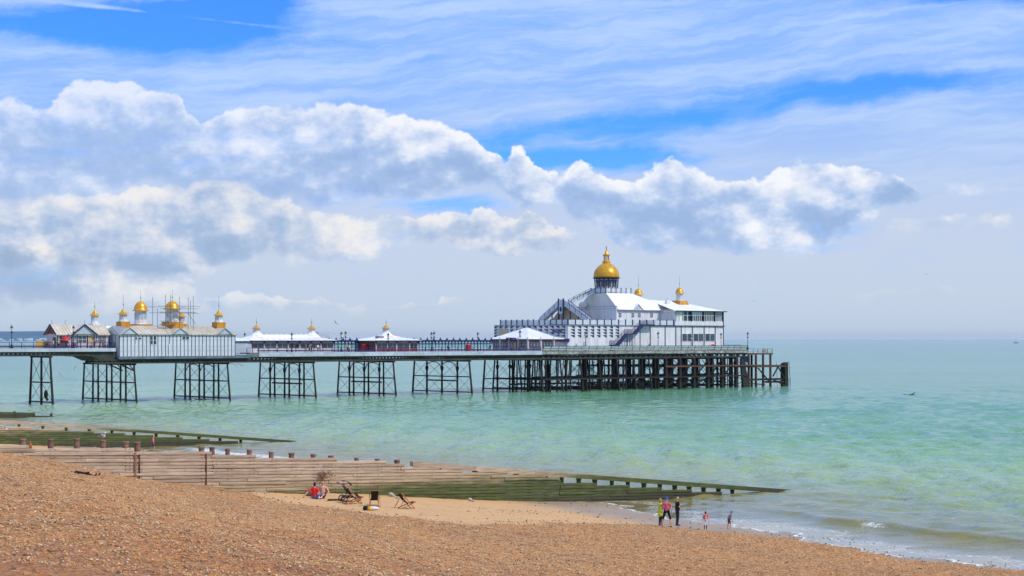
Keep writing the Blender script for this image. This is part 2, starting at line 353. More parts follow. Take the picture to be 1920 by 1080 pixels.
def grid_object(name, X, Y, Z, material, attrs, **tags):
    h, w = X.shape; me = bpy.data.meshes.new(name)
    v = np.stack([X, Y, Z], -1).reshape(-1, 3); idx = np.arange(h * w).reshape(h, w)
    f = np.stack([idx[:-1, :-1], idx[:-1, 1:], idx[1:, 1:], idx[1:, :-1]], -1).reshape(-1, 4)
    me.vertices.add(len(v)); me.vertices.foreach_set('co', v.astype(np.float32).ravel())
    me.loops.add(f.size); me.loops.foreach_set('vertex_index', f.astype(np.int32).ravel())
    me.polygons.add(len(f)); me.polygons.foreach_set('loop_start', np.arange(0, f.size, 4, dtype=np.int32))
    me.update(); me.validate(); me.shade_smooth()
    for k, a in attrs.items():
        at = me.attributes.new(k, 'FLOAT', 'POINT'); at.data.foreach_set('value', a.astype(np.float32).ravel())
    me.materials.append(material); o = bpy.data.objects.new(name, me); COL.objects.link(o)
    for k, t in tags.items(): o[k] = t
    return o

# beach material: shingle, sand and wet sand
m = bpy.data.materials.new('shingle_and_sand'); m.use_nodes = True; T = NT(m.node_tree); b = m.node_tree.nodes['Principled BSDF']
pos = T.node('ShaderNodeNewGeometry').outputs['Position']
def attr(T, n): a = T.node('ShaderNodeAttribute'); a.attribute_name = n; return a.outputs['Fac']
sd = attr(T, 'sand'); ht = attr(T, 'height')
def vor(T, vec, scale, out='Color'):
    n = T.node('ShaderNodeTexVoronoi'); T.put(n.inputs['Vector'], vec); n.inputs['Scale'].default_value = scale; return n.outputs[out]
STONES = [(0.0, srgb(84, 62, 48)), (.08, srgb(132, 98, 66)), (.28, srgb(182, 130, 76)), (.46, srgb(206, 150, 86)), (.64, srgb(200, 152, 98)), (.82, srgb(216, 180, 126)), (.92, srgb(172, 150, 124)), (1.0, srgb(240, 222, 186))]
def stone_col(T, scale):
    s = T.node('ShaderNodeSeparateColor'); T.put(s.inputs[0], vor(T, pos, scale)); return T.ramp(s.outputs[0], STONES)
c1 = stone_col(T, 5.5); c2 = stone_col(T, 11.0); c3 = stone_col(T, 2.6)
cs = T.mix(.45, T.mix(.30, c1, c3), c2)
tone = T.m('ADD', T.m('MULTIPLY', T.noise(T.vm('MULTIPLY', pos, (1, 1, 2)), .22, 5, .6), .6), T.m('MULTIPLY', T.noise(T.comb(T.m('MULTIPLY', ht, 2.3), T.m('MULTIPLY', sd, .04), 0.0), 1.0, 4, .6), .4))
cs = T.mix(1.0, cs, T.ramp(tone, [(.30, srgb(206, 196, 190)), (.5, srgb(246, 220, 194)), (.68, srgb(255, 230, 192))]), 'MULTIPLY')
cs = T.mix(T.m('MULTIPLY', T.sm(T.m('ADD', attr(T, 'along'), T.m('MULTIPLY', T.noise(pos, .12, 4, .6), 24.0)), 84.0, 48.0), .75), cs, T.mix(1.0, cs, srgb(222, 200, 186), 'MULTIPLY'))   # browner, darker shingle further from the groyne
sand = T.mix(T.noise(pos, .5, 5, .6), srgb(198, 148, 94), srgb(214, 168, 114))
sand = T.mix(T.m('MULTIPLY', T.sm(T.noise(pos, 7, 3, .7), .55, .72), .35), sand, srgb(150, 112, 80))
wetc = T.mix(T.noise(T.vm('MULTIPLY', pos, (1, .4, 1)), .6, 4, .6), srgb(150, 122, 94), srgb(176, 148, 116))
wet = T.sm(T.m('ADD', ht, T.m('MULTIPLY', T.m('SUBTRACT', T.noise(pos, .25, 4, .6), .5), .35)), .78, .45)
sandc = T.mix(wet, sand, wetc)
peb = T.m('ADD', sd, T.m('MULTIPLY', T.m('SUBTRACT', T.noise(T.vm('MULTIPLY', pos, (1, 1, 0)), .35, 5, .65), .5), 5.5))
isand = T.sm(peb, -.5, .9)
speck = T.m('MULTIPLY', T.sm(T.noise(pos, 4.5, 2, .6), .60, .66), T.sm(T.noise(pos, .18, 3, .6), .42, .62))
isand = T.m('MULTIPLY', isand, T.m('SUBTRACT', 1.0, T.m('MULTIPLY', speck, .75)))
T.put(b.inputs['Base Color'], T.mix(isand, cs, sandc))
T.put(b.inputs['Roughness'], T.m('SUBTRACT', .85, T.m('MULTIPLY', T.m('MULTIPLY', wet, isand), .36)))
bn = T.node('ShaderNodeBump'); bn.inputs['Distance'].default_value = .09
T.put(bn.inputs['Strength'], T.m('SUBTRACT', .9, T.m('MULTIPLY', isand, .62)))
T.put(bn.inputs['Height'], T.m('ADD', T.m('ADD', vor(T, pos, 5.5, 'Distance'), T.m('MULTIPLY', vor(T, pos, 11, 'Distance'), .6)), T.m('MULTIPLY', T.noise(pos, 1.6, 4, .6), .8)))
T.l.new(bn.outputs[0], b.inputs['Normal'])
M['beach'] = m

xs = np.concatenate([np.linspace(-200, -60, 60)[:-1], np.linspace(-60, 46, 360)[:-1], np.linspace(46, 150, 50)])
ys = np.concatenate([np.linspace(-40, 25, 30)[:-1], np.linspace(25, 160, 460)[:-1], np.linspace(160, 250, 130)[:-1], np.linspace(250, 420, 60)])
X, Y = np.meshgrid(xs, ys); Zb = beach_z(X, Y); sdv = sand_amount(X, Y)
bank = np.clip(-sdv / 2.5, 0, 1) * .10
grain = rng.normal(0, .022, X.shape) * np.clip(-sdv + .5, 0, 1) + rng.normal(0, .006, X.shape)
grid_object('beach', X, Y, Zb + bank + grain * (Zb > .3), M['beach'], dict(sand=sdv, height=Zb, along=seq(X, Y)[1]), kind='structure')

# sea
def sea_surface():
    yy = [40.0]
    while yy[-1] < 24000:
        y = yy[-1]; st = max(.16, .0034 * y * max(1, y / 250) ** .75)
        if y < 82: st = 1.2
        yy.append(y + st)
    yy = np.array(yy); k = np.concatenate([np.linspace(-1.6, -.33, 40)[:-1], np.linspace(-.33, .33, 620)[:-1], np.linspace(.33, 1.6, 40)])
    K, Y = np.meshgrid(k, yy); X = K * Y
    Z = np.zeros_like(X); rr = np.random.default_rng(3)
    for i in range(46):
        L = 1.1 * (9 / 1.1) ** rr.random(); ang = R(-128 + rr.normal(0, 26)); kx, ky = 2 * math.pi / L * math.cos(ang), 2 * math.pi / L * math.sin(ang)
        amp = .0150 * L ** .62 * (.6 + .8 * rr.random()); ph = rr.random() * 6.28
        fade = np.clip(1.6 - 3.2 * (.0034 * Y * np.maximum(1, Y / 250) ** .75) / L, 0, 1)
        Z += amp * fade * np.sin(kx * X + ky * Y + ph + .6 * np.sin(X * .03 + Y * .021 + i))
    s, w = seq(X, Y); zb = beach_z(X, Y); depth = -np.interp(s, PROF[:, 0], PROF[:, 1])
    calm = np.clip(depth / 1.2, .15, 1); Z = Z * calm
    foam = np.zeros_like(X)
    # breaking wave in the near bay, a lower one behind it, surf in the far bay
    def ridge(off, h, wid, wmask, fo, lean=.5):
        nonlocal Z, foam
        c = 94 + off + .7 * np.sin(w * .23 + off) + .35 * np.sin(w * .61 + 2 * off)
        d = s - c; width = np.where(d < 0, wid * lean, wid)
        g = np.exp(-(d / width) ** 2); Z = Z + h * wmask * g
        foam = np.maximum(foam, fo * wmask * np.exp(-((d + wid * lean * .6) / (wid * .55)) ** 2))
    near = w < 109.5
    br = np.clip(1.1 - np.abs(w - 80) / 17, 0, 1) * near
    ridge(3.6, .50, 1.5, np.clip(.25 + br, 0, 1) * near, .0)
    ridge(3.2, .0, 1.2, np.exp(-((w - 84.5) / 2.2) ** 2) * near + .62 * np.exp(-((w - 70) / 8) ** 2) * near, .72)
    ridge(9.0, .16, 2.2, near * .8, .0); ridge(15, .12, 3.0, near * .7, .0)
    ridge(1.5, .35, 1.6, (~near) * np.clip((w - 118) / 10, 0, 1) * np.clip((205 - w) / 20, 0, 1), .8)
    ridge(6, .2, 1.8, (~near) * .8, .35)
    # swash running up the sand
    edge = -.24 + .05 * np.sin(w * .31) + .035 * np.sin(w * .83 + 1) + .02 * np.sin(w * 2.1)
    film = depth - edge                     # > 0 where water covers the sand
    thin = np.clip(1 - film / .34, 0, 1)
    onsand = (depth < .16)
    Z = np.where(onsand, np.maximum(Z, zb + .012 + .02 * np.clip(film, 0, 1)), Z)
    Z = np.where(film < 0, zb - .02 + film * .8, Z)
    foam = np.maximum(foam, np.where(film >= 0, np.exp(-(film / .030) ** 2) * .9, 0))
    foam = np.maximum(foam, np.where((film > 0), .60 * np.exp(-((film - .15) / .13) ** 2), 0))
    return X, Y, Z, dict(depth=depth, foam=foam, film=film, along=s)
m = bpy.data.materials.new('sea_water'); m.use_nodes = True; T = NT(m.node_tree); b = m.node_tree.nodes['Principled BSDF']
pos = T.node('ShaderNodeNewGeometry').outputs['Position']
dp = attr(T, 'depth'); fo = attr(T, 'foam'); film = attr(T, 'film')
big = T.noise(T.vm('MULTIPLY', pos, (.0035, .012, 0)), 1, 4, .55); mid = T.noise(T.vm('MULTIPLY', pos, (.02, .06, 0)), 1, 4, .6)
dpw = T.m('ADD', dp, T.m('MULTIPLY', T.m('SUBTRACT', mid, .5), T.m('MULTIPLY', T.m('MAXIMUM', dp, 0.0), .9)))
wc = T.ramp(T.m('DIVIDE', T.m('ADD', dpw, .3), 8.0, clamp=True), [(0.0, srgb(168, 140, 100)), (.04, srgb(152, 130, 74)), (.085, srgb(148, 140, 86)), (.14, srgb(150, 158, 108)), (.22, srgb(150, 170, 122)), (.36, srgb(136, 170, 122)), (.6, srgb(104, 156, 110)), (.8, srgb(94, 150, 110)), (1.0, srgb(76, 138, 112))])
wc = T.mix(T.m('MULTIPLY', T.sm(big, .46, .66), .55), wc, T.mix(1.0, wc, srgb(168, 214, 222), 'MULTIPLY'))
wc = T.mix(T.m('MULTIPLY', T.sm(mid, .52, .72), .35), wc, T.mix(1.0, wc, srgb(196, 226, 206), 'MULTIPLY'))
fn = T.m('ADD', T.m('MULTIPLY', T.noise(pos, 1.9, 6, .8), .5), T.m('MULTIPLY', T.noise(pos, 7, 4, .75), .5))
fm = T.sm(T.m('ADD', fo, T.m('MULTIPLY', T.m('SUBTRACT', fn, .5), 2.1)), .50, .86)
fm = T.m('MULTIPLY', fm, T.sm(fo, .02, .2))
T.put(b.inputs['Base Color'], T.mix(T.m('MULTIPLY', fm, .9), wc, srgb(238, 236, 228)))
T.put(b.inputs['Roughness'], T.m('ADD', .09, T.m('MULTIPLY', fm, .6)))
b.inputs['IOR'].default_value = 1.33; b.inputs['Specular IOR Level'].default_value = .5
bn = T.node('ShaderNodeBump'); bn.inputs['Strength'].default_value = 1.0; bn.inputs['Distance'].default_value = .42
rp = T.m('ADD', T.m('MULTIPLY', T.noise(T.vm('MULTIPLY', pos, (.6, 1.0, 1)), 1.0, 4, .6), .8), T.m('MULTIPLY', T.noise(T.vm('MULTIPLY', pos, (.14, .30, 1)), 1, 4, .6), 2.4))
T.put(bn.inputs['Height'], T.m('MULTIPLY', rp, T.sm(film, .05, .9))); T.l.new(bn.outputs[0], b.inputs['Normal'])
M['sea'] = m
X, Y, Z, at = sea_surface()
grid_object('sea', X, Y, Z, M['sea'], at, kind='structure')

# far headland with a white town along its foot
xs = np.linspace(-9000, -1900, 120); fr = np.linspace(0, 1, 14)
Xh = np.repeat(xs[None, :], 14, 0); Yh = 10600 + 1800 * np.repeat(fr[:, None], 120, 1)
ridge_h = 12.5 + 46 * np.clip((-1900 - xs) / 900, 0, 1) ** .6 * (1 + .10 * np.sin(xs * .0019) + .05 * np.sin(xs * .007 + 1)) 
Zh = -2 + (ridge_h[None, :] + 2) * np.sin(np.clip(fr * 1.6, 0, 1) * math.pi / 2)[:, None]
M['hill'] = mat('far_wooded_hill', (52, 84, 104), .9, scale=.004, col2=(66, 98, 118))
grid_object('hills', Xh, Yh, Zh, M['hill'], {}, kind='structure')
mb = MB()
for i in range(70):
    x = -random.uniform(2450, 3300); y = 10560 + random.uniform(-40, 60); w_, h_ = random.uniform(8, 26), random.uniform(4, 9) * (1.5 if random.random() < .1 else 1); z = random.uniform(0, 9)
    mb.box(x, x + w_, y, y + 10, z, z + h_)
mb.build('far_town', mat('far_white_walls', (240, 236, 228), .7), None, (-2800, 10560, 0), kind='stuff')
# ------------------------------------------------------------------ groynes
def wood(name, base, base2, algae=True, lo=1.9, hi=2.65):
    m = bpy.data.materials.new(name); m.use_nodes = True; T = NT(m.node_tree); b = m.node_tree.nodes['Principled BSDF']
    ob = T.node('ShaderNodeTexCoord').outputs['Object']; pos = T.node('ShaderNodeNewGeometry').outputs['Position']
    rnd = T.node('ShaderNodeObjectInfo').outputs['Random']
    pv = T.vm('ADD', T.vm('MULTIPLY', ob, (.35, 3, 7)), T.comb(T.m('MULTIPLY', rnd, 40), 0, 0))
    gr = T.noise(pv, 2.2, 6, .65); c = T.mix(T.sm(gr, .3, .68), srgb(base2), srgb(base))
    f = T.m('ADD', T.m('MULTIPLY', rnd, .34), .83); c = T.mix(1.0, c, T.comb(f, T.m('MULTIPLY', f, .995), T.m('MULTIPLY', f, .98)), 'MULTIPLY')
    c = T.mix(T.m('MULTIPLY', T.sm(T.noise(T.vm('MULTIPLY', ob, (.25, 1, 14)), 1.6, 3, .6), .62, .72), .7), c, srgb(70, 54, 46))
    if algae:
        s = T.node('ShaderNodeSeparateXYZ'); T.put(s.inputs[0], pos)
        zz = T.m('ADD', s.outputs[2], T.m('MULTIPLY', T.m('SUBTRACT', T.noise(T.vm('MULTIPLY', pos, (.35, .35, 2.6)), .9, 5, .65), .5), 1.7))
        al = T.sm(zz, hi, lo); an = T.noise(T.vm('MULTIPLY', pos, (.5, .5, 4)), 1.6, 5, .65)
        ac = T.ramp(an, [(.25, srgb(40, 44, 24)), (.5, srgb(64, 78, 26)), (.68, srgb(92, 102, 32)), (.85, srgb(136, 122, 62))])
        ac = T.mix(T.sm(zz, 1.0, .1), ac, srgb(44, 46, 28))
        c = T.mix(T.m('MULTIPLY', T.sm(zz, 3.4, 2.2), .35), c, srgb(150, 132, 70))
        c = T.mix(T.m('MULTIPLY', al, .93), c, ac)
    T.put(b.inputs['Base Color'], c); b.inputs['Roughness'].default_value = .82
    bn = T.node('ShaderNodeBump'); bn.inputs['Strength'].default_value = .6; bn.inputs['Distance'].default_value = .03
    T.put(bn.inputs['Height'], gr); T.l.new(bn.outputs[0], b.inputs['Normal']); return m
M['wood'] = wood('weathered_groyne_timber', (198, 176, 150), (154, 131, 110))
M['pile'] = wood('groyne_pile_timber', (150, 112, 88), (104, 78, 64))
M['bolt'] = mat('rusty_bolt', (70, 44, 34), .8)
M['ironstrap'] = mat('rusty_strap', (120, 60, 36), .85, col2=(64, 40, 32))

def groyne(name, label, E, slope0, rows, caps, piles, tmax, far=False):
    fr = Matrix.Translation((E[0], E[1], 0)) @ Matrix.Rotation(GD + math.pi, 4, 'Z')     # x runs up the beach, +y faces us
    g = thing(name, label, 'groyne', (0, 0, 0), fr)
    bz = lambda t: float(beach_z(np.array(E[0] - UX * t), np.array(E[1] - UY * t)))
    zt, ph = slope0, .222
    rtop = rows if callable(rows) else (lambda t: next(r for (t0, r) in rows if t >= t0))
    for r in range(-1, 27):
        ts = [t for t in np.arange(1.0, tmax, .25) if rtop(t) <= r and zt(t) - ph * r > bz(t) - .55 - (0.0 if far else 0.0)]
        if not ts: continue
        # runs of consecutive t, cut into single planks at the piles
        runs = [[ts[0], ts[0]]]
        for t in ts[1:]:
            if t - runs[-1][1] < .3: runs[-1][1] = t
            else: runs.append([t, t])
        for t0, t1 in runs:
            if t1 - t0 < .6: continue
            cuts = [t0]
            while cuts[-1] < t1:
                cuts.append(min(t1, cuts[-1] + random.choice((3.3, 5.0, 6.6)) * (1.5 if far else 1)))
            if len(cuts) > 2 and cuts[-1] - cuts[-2] < 1.2: cuts.pop(-2)
            for c0, c1 in zip(cuts, cuts[1:]):
                d = random.uniform(-.035, .035); j = lambda: random.uniform(-.012, .012)
                za, zb_ = zt(c0) - ph * r, zt(c1) - ph * r; mb = MB(fr); y1 = .17 + d; g_ = .004; e0, e1 = j(), j(); vs_ = []
                for cx_, zz_, ee in ((c0 + .008, za, e0), (c1 - .008, zb_, e1)):
                    lo_, hi_ = zz_ - ph + g_, zz_ - g_
                    vs_ += [(cx_, .05, lo_), (cx_, .05, hi_), (cx_, y1 - .06, hi_), (cx_, y1 + ee, hi_ - .034), (cx_, y1 + ee, lo_ + .034), (cx_, y1 - .06, lo_)]
                mb.add(vs_, [(0, 1, 2, 3, 4, 5), (11, 10, 9, 8, 7, 6)] + [(i_, 6 + i_, 6 + (i_ + 1) % 6, (i_ + 1) % 6) for i_ in range(6)])
                mb.build('plank', M['wood'], g)
    for (t, ptop) in piles:
        top = ptop; bot = bz(t) - .9
        mb = MB(fr); rr_ = random.uniform(.16, .21)
        mb.lathe(t, -.18, [(rr_ * .95, bot), (rr_, top - .42), (rr_ * .9, top - .2), (rr_ * 1.12, top - .03), (rr_ * 1.0, top)], 9)
        mb.build('pile', M['pile'], g, smooth=False)
    for (t0, t1, z0, z1, n) in caps:
        cuts = np.linspace(t0, t1, n + 1)
        for c0, c1 in zip(cuts, cuts[1:]):
            f = lambda t: z0 + (z1 - z0) * (t - t0) / (t1 - t0)
            mb = MB(fr); w = .2
            mb.hexa([(c0 + .01, -w, f(c0) - .34), (c1 - .01, -w, f(c1) - .34), (c1 - .01, w, f(c1) - .34), (c0 + .01, w, f(c0) - .34)], [(c0 + .01, -w, f(c0)), (c1 - .01, -w, f(c1)), (c1 - .01, w, f(c1)), (c0 + .01, w, f(c0))])
            mb.build('cap_beam', M['wood'], g)
    return g, fr
ZT = lambda t: 5.75 - .033 * (66 - t)
ROWS = [(66, -1), (58.9, 0), (53.5, 1), (50.2, 2), (43.9, 3), (39.8, 4), (38.5, 5), (35.3, 6), (33.4, 7), (29.5, 8), (28.5, 9), (25.8, 9), (23.6, 10), (21.5, 11), (19.4, 12), (17, 13), (15.5, 14), (12, 16), (10, 17), (7, 19), (3, 20), (-9, 21)]
capz = lambda t: 0.02 + 3.83 * t / 37.8
def rows1(t): return next(r for (t0, r) in ROWS if t >= t0) if t > 24.5 else max(10, int(round((ZT(t) - (capz(t) - .66)) / .222)))
PX = [-6, 45, 97, 146, 195, 238, 260, 380, 400, 429, 470, 511, 549, 590, 623, 671, 710, 747]
TOPY = [826, 823, 823, 822, 825, 828, 829, 838, 838, 841, 843, 847, 849, 851, 854, 858, 860, 862]
def gt(E, x): k = (x - 960) / F; return (E[0] - k * E[1]) / (UX - k * UY)
E1 = (23.3, 154.0)
piles = []
for x, y in zip(PX, TOPY):
    t = gt(E1, x); piles.append((t, H - (y - EY) * (E1[1] - UY * t + .15) / F))
for x in (785, 825, 860, 893, 928, 970, 994, 1026, 1056, 1088, 1118, 1150, 1180, 1210, 1240, 1268, 1295, 1322, 1350, 1376):
    t = gt(E1, x); piles.append((t, capz(t) - .34))
g1, gfr = groyne('groyne', 'near weathered timber groyne with bleached planks turning mossy green toward the sea', E1, ZT, rows1, [(0, 37.8, capz(0), capz(37.8), 7)], piles, 76)
# bolts in pairs up the planks, two rusty straps
mb = MB(gfr)
for (t, pt) in piles[:18]:
    for k in range(14):
        z = pt - .42 - .222 * k
        zb = float(beach_z(np.array(E1[0] - UX * t), np.array(E1[1] - UY * t)))
        if z < zb + .05: break
        for dx in (-.14, .16): mb.box(t + dx - .02, t + dx + .02, .16, .195, z - .05, z - .01) if random.random() < .7 else None
mb.build('bolts', M['bolt'], g1, kind='stuff')
for x, y0, y1 in ((259, 851, 897), (384, 851, 916)):
    t = gt(E1, x); f = lambda y: H - (y - EY) * (E1[1] - UY * t) / F
    MB(gfr).box(t - .05, t + .05, .172, .2, f(y1), f(y0)).build('strap', M['ironstrap'], g1)
for x, y0, y1 in ((251, 848, 897),):
    t = gt(E1, x); f = lambda y: H - (y - EY) * (E1[1] - UY * t) / F
    MB(gfr).box(t - .07, t + .07, .178, .24, f(y1), f(y0)).build('end_post', M['pile'], g1)
# the next groyne along, by the far bay
E2 = (-25.65, 227.3)
cz2 = lambda t: .02 + 3.59 * t / 38
ROWS2 = [(36, 2), (30, 4), (26, 5), (22, 7), (19, 9), (16, 11), (13, 13), (10, 15), (7, 17), (-9, 19)]
ZT2 = lambda t: 3.30 + .033 * (t - 38) + .222 * 2
p2 = [(t, cz2(t) - .34) for t in np.arange(8.2, 52, 2.75)]
groyne('groyne', 'dark green timber groyne with open top rail across the far beach, left behind the posts', E2, ZT2, lambda t: int(round((ZT2(t) - (cz2(t) - .62)) / .222)), [(0, 52, cz2(0), cz2(52), 6)], p2, 52, True)
E3 = (-72.5, 298.6)
groyne('groyne', 'short low dark green groyne stub at the far left water edge', E3, lambda t: .55 + .05 * t, [(4, 0), (-9, 2)], [], [(1.2, .55), (4.2, .8), (7.3, 1.05), (10.4, 1.35), (13.5, 1.6), (16.6, 1.8)], 20, True)

# ------------------------------------------------------------------ pier: deck, girders, legs
ZD = 9.62
pier = thing('pier', 'long seaside pier on dark iron legs with pale fascia running out to sea', 'pier', (0, 0, 0), PIER)
NE, FE = 0.9, 21.6                        # near and far edges of the deck
MB(PIER).box(44, 122, NE, FE, ZD - .25, ZD).build('deck', M['deck'], pier)
MB(PIER).box(-60, 13.2, .9, 9.6, 10.3, 10.65).build('deck', M['deck'], pier)
MB(PIER).box(13.22, 43.98, .55, FE, ZD - .25 - .45, ZD - .45).build('deck', M['slab'], pier)
MB(PIER).box(122.02, 196.5, NE, 36, ZD - .26, ZD - .01).build('deck', M['deck'], pier)
x = 46.1
while x < 122:                            # pale fascia panels along the near side
    x1 = min(x + 5.4, 124.6); MB(PIER).box(x + .02, x1 - .02, NE - .14, NE - .002, 8.78, ZD + .06).build('fascia_panel', M['fascia'], pier); x = x1
x = -60
while x < 12.5:
    x1 = min(x + 9, 13.1); MB(PIER).box(x + .01, x1 - .01, .74, .89, 10.02, 10.68).build('fascia_panel', M['fascia'], pier); x = x1
MB(PIER).box(43.2, 46.0, NE - .1, NE - .01, 8.7, 9.3).build('fascia_panel', M['slab'], pier)
M['fascia2'] = mat('stained_pale_boards', (176, 178, 172), .7, scale=.5, col2=(112, 108, 100), objrand=.12)
x = 124.7
while x < 196:
    x1 = min(x + random.choice((2.6, 3.4, 5)), 196.4); MB(PIER).box(x + .02, x1 - .02, NE - .1, NE - .001, 8.86 + random.uniform(-.05, .05), 9.42).build('fascia_panel', M['fascia2'], pier); x = x1
def girder(a0, a1, b, z0, z1, step, mat_):
    mb = MB(PIER); mb.box(a0, a1, b - .16, b + .16, z1 - .28, z1); mb.box(a0, a1, b - .16, b + .16, z0, z0 + .3)
    n = max(1, int((a1 - a0) / step)); st = (a1 - a0) / n; zl, zh = z0 + .3, z1 - .28
    for i in range(n):
        x0 = a0 + i * st
        mb.extr([(x0 + .02, zl), (x0 + st - .02, zl), (x0 + st * .62, zl + (zh - zl) * .55), (x0 + st * .9, zh), (x0 + st * .1, zh), (x0 + st * .38, zl + (zh - zl) * .55)], b - .05, b + .05)
    return mb.build('girder', mat_, pier)
for (a0, a1) in ((17.4, 38.8), (38.8, 60), (60, 81.2), (81.2, 102.8), (102.8, 124.5)):
    for b in (1.35, 11, 20.9): girder(a0 + .01, a1 - .01, b, 7.62, 8.75, .9, M['girder'])
for (a0, a1) in ((-60, -40), (-40, -20), (-20, -.5), (-.5, 8)):
    for b in (1.3, 9.2): girder(a0 + .01, a1 - .01, b, 9.2, 10.0, .9, M['girder'])
for i in range(6):
    a0 = 124.5 + i * 11.9
    for b in (1.35, 12, 23, 34): girder(a0 + .01, a0 + 11.88, b, 7.66, 8.82, 1.6, M['girder'])
MB(PIER).extr([(8.0, 9.2), (8.0, 9.95), (14.0, 9.95), (14, 8.2), (10.5, 8.2)], 1.2, 9.4).build('haunch', M['girder'], pier)
def xbrace(tr, p00, p10, p11, p01, r=.05):
    MB(PIER).tube(p00, p11, r, n=5).tube(p10, p01, r, n=5).build('cross_brace', M['iron'], tr)
def bent(a, b0, b1, nb, ztop, double=True, levels=(.45, 4.0), arches=True, rr=.2, heavy=False):
    tr = MB(PIER).box(a - .3, a + .3, b0 + 1.0, b1 - .8, ztop - .32, ztop).build('trestle', M['iron'], pier)
    bs = np.linspace(b0, b1, nb); tops = bs.copy(); tops[0] += 1.35; tops[-1] -= .9
    for i, (bb, bt) in enumerate(zip(bs, tops)):
        offs = (-.62, .62) if (double and 0 < i < nb - 1) else (0,)
        for o_ in offs:
            r = rr * (1.15 if heavy else 1)
            mb = MB(PIER); mb.tube((a + o_, bb, -2), (a + o_ * .9, bt, ztop - .3), r * 1.12, r * .85, 8)
            zc = ztop - 1.9
            if 0 < i < nb - 1 and a > 50 and o_ <= 0: mb.lathe(a + o_, bb, [(r, zc - .6), (r * 1.6, zc - .15), (r * 1.7, zc + .35), (r, zc + .5)], 8)
            mb.build('column', M['iron'], tr)
    pt = lambda i, z: (a, bs[i] + (tops[i] - bs[i]) * (z + 2) / (ztop + 2), z)
    zs = [levels[0], levels[1], ztop - .5]
    for z in levels:
        MB(PIER).beam(pt(0, z), pt(nb - 1, z), .2, .24).build('tie_beam', M['iron'], tr)
    for i in range(nb - 1):
        for z0, z1 in zip(zs, zs[1:]): xbrace(tr, pt(i, z0), pt(i + 1, z0), pt(i + 1, z1), pt(i, z1), .042)
        if arches and 0 < i < nb - 2:
            c = (bs[i] + bs[i + 1]) / 2; rad = (bs[i + 1] - bs[i]) / 2 - .1
            pts = [(a - .3, c - rad * math.cos(t), ztop - 1.75 + 1.35 * math.sin(t)) for t in np.linspace(0, math.pi, 11)]
            MB(PIER).path(pts, .1, 6).build('arch', M['iron'], tr)
    return tr, bs
bent(-20.4, 0, 9.7, 3, 9.2, False, (.5, 4.2), False); bent(-.5, 0, 9.7, 3, 9.2, False, (.5, 4.2), False, .24)
for k, a in enumerate((17.4, 38.8, 60.0, 81.2, 102.8)):
    tr, bs = bent(a, 0, 22.1, 5, 7.62, k < 4, (.45, 3.9), k > 0, .2, k == 4)
    if k >= 2:
        MB(PIER).beam((a, bs[1], 2.95), (a, bs[3], 2.95), .3, .3).build('walkway_beam', M['iron'], tr)
# struts spreading under the shed
for a, b in ((17.4, 1.35), (17.4, 6)):
    MB(PIER).tube((a, b - .2, 6.2), (a - 4.6, b, 8.2), .14).tube((a, b, 6.2), (a - 1.6, b, 8.2), .1).build('strut', M['iron'], pier)
# pier head: a forest of legs
random.seed(11)
for i, a in enumerate((124.5, 130.9, 137.4, 143.6, 149.5, 155.2, 160.6)):
    tr, bs = bent(a, 0.2, 26 if i else 22.2, 5, 7.66, False, (.5, 2.9), False, .21, i % 2 == 0)
    for b in bs[0:1]:
        MB(PIER).tube((a + 3, b + 1.0, -2), (a + 3 + random.uniform(-.3, .3), b + 1.0, 7.8), .2, .16, 7).build('column', M['iron'], tr)
    MB(PIER).tube((a + 1.4, .6, -1.5), (a + 1.4 + random.uniform(-.5, .5), .6 + random.uniform(0, .8), 7.7), .17, .17, 6).build('column', M['timber'], tr)
for a in (166.2, 171.2, 176.3, 181.5, 186.8, 192.2):
    tr = MB(PIER).box(a - .35, a + .35, 1.0, 34, 7.3, 7.66).build('trestle', M['iron'], pier)
    for b in (1.2, 10, 19, 30):
        MB(PIER).box(a - .4, a + .4, b - .4, b + .4, -2, 7.3).build('timber_pile', M['timber'], tr)
    for z in (.6, 2.9, 5.55):
        MB(PIER).beam((a + .52, 1, z), (a + .52, 34, z), .25, .3).build('tie_beam', M['timber'], tr)
    for b in (1.0, 10):
        xbrace(tr, (a, b, .6), (a + 5, b, .6), (a + 5, b, 2.9), (a, b, 2.9), .09); xbrace(tr, (a, b, 2.9), (a + 5, b, 2.9), (a + 5, b, 7.2), (a, b, 7.2), .075)
    xbrace(tr, (a, 1.2, .6), (a, 8, .6), (a, 8, 7), (a, 1.2, 7), .1)
    MB(PIER).tube((a + 2.6, 1.6, -1), (a + 2.6, 1.6, 7.3), .13, .13, 6).build('column', M['timber'], tr)
for z, b, a0, a1, mt in ((3.0, .55, 124.5, 196, 'timber'), (3.35, 7.2, 128, 196, 'timber'), (5.6, .62, 165.5, 200, 'rust'), (1.6, 14, 126, 196, 'iron')):
    MB(PIER).beam((a0, b, z), (a1, b, z), .3, .38).build('waling', M[mt], pier)
for i in range(46):                       # many slender odd legs and raking struts
    a = random.uniform(127, 166); b = random.uniform(1.5, 24); MB(PIER).tube((a, b, -1.5), (a + random.gauss(0, .5), b + random.gauss(0, .4), 7.7), random.uniform(.09, .2), n=6).build('column', M['iron'], pier)
for i in range(30):
    a = random.uniform(127, 190); b = random.uniform(1, 14); MB(PIER).tube((a, b, random.uniform(.2, 1)), (a + random.choice((-1, 1)) * random.uniform(2, 5), b, random.uniform(2.8, 4)), .07, n=5).build('strut', M['iron'], pier)
for i in range(16):                       # loose rods and half-broken struts between the legs
    a = 127 + i * 2.35; MB(PIER).tube((a, .9, random.uniform(.3, 1.2)), (a + random.uniform(1.5, 3), 1.2, random.uniform(3.3, 7.2)), .05, n=5).build('rod', M['iron'], pier)
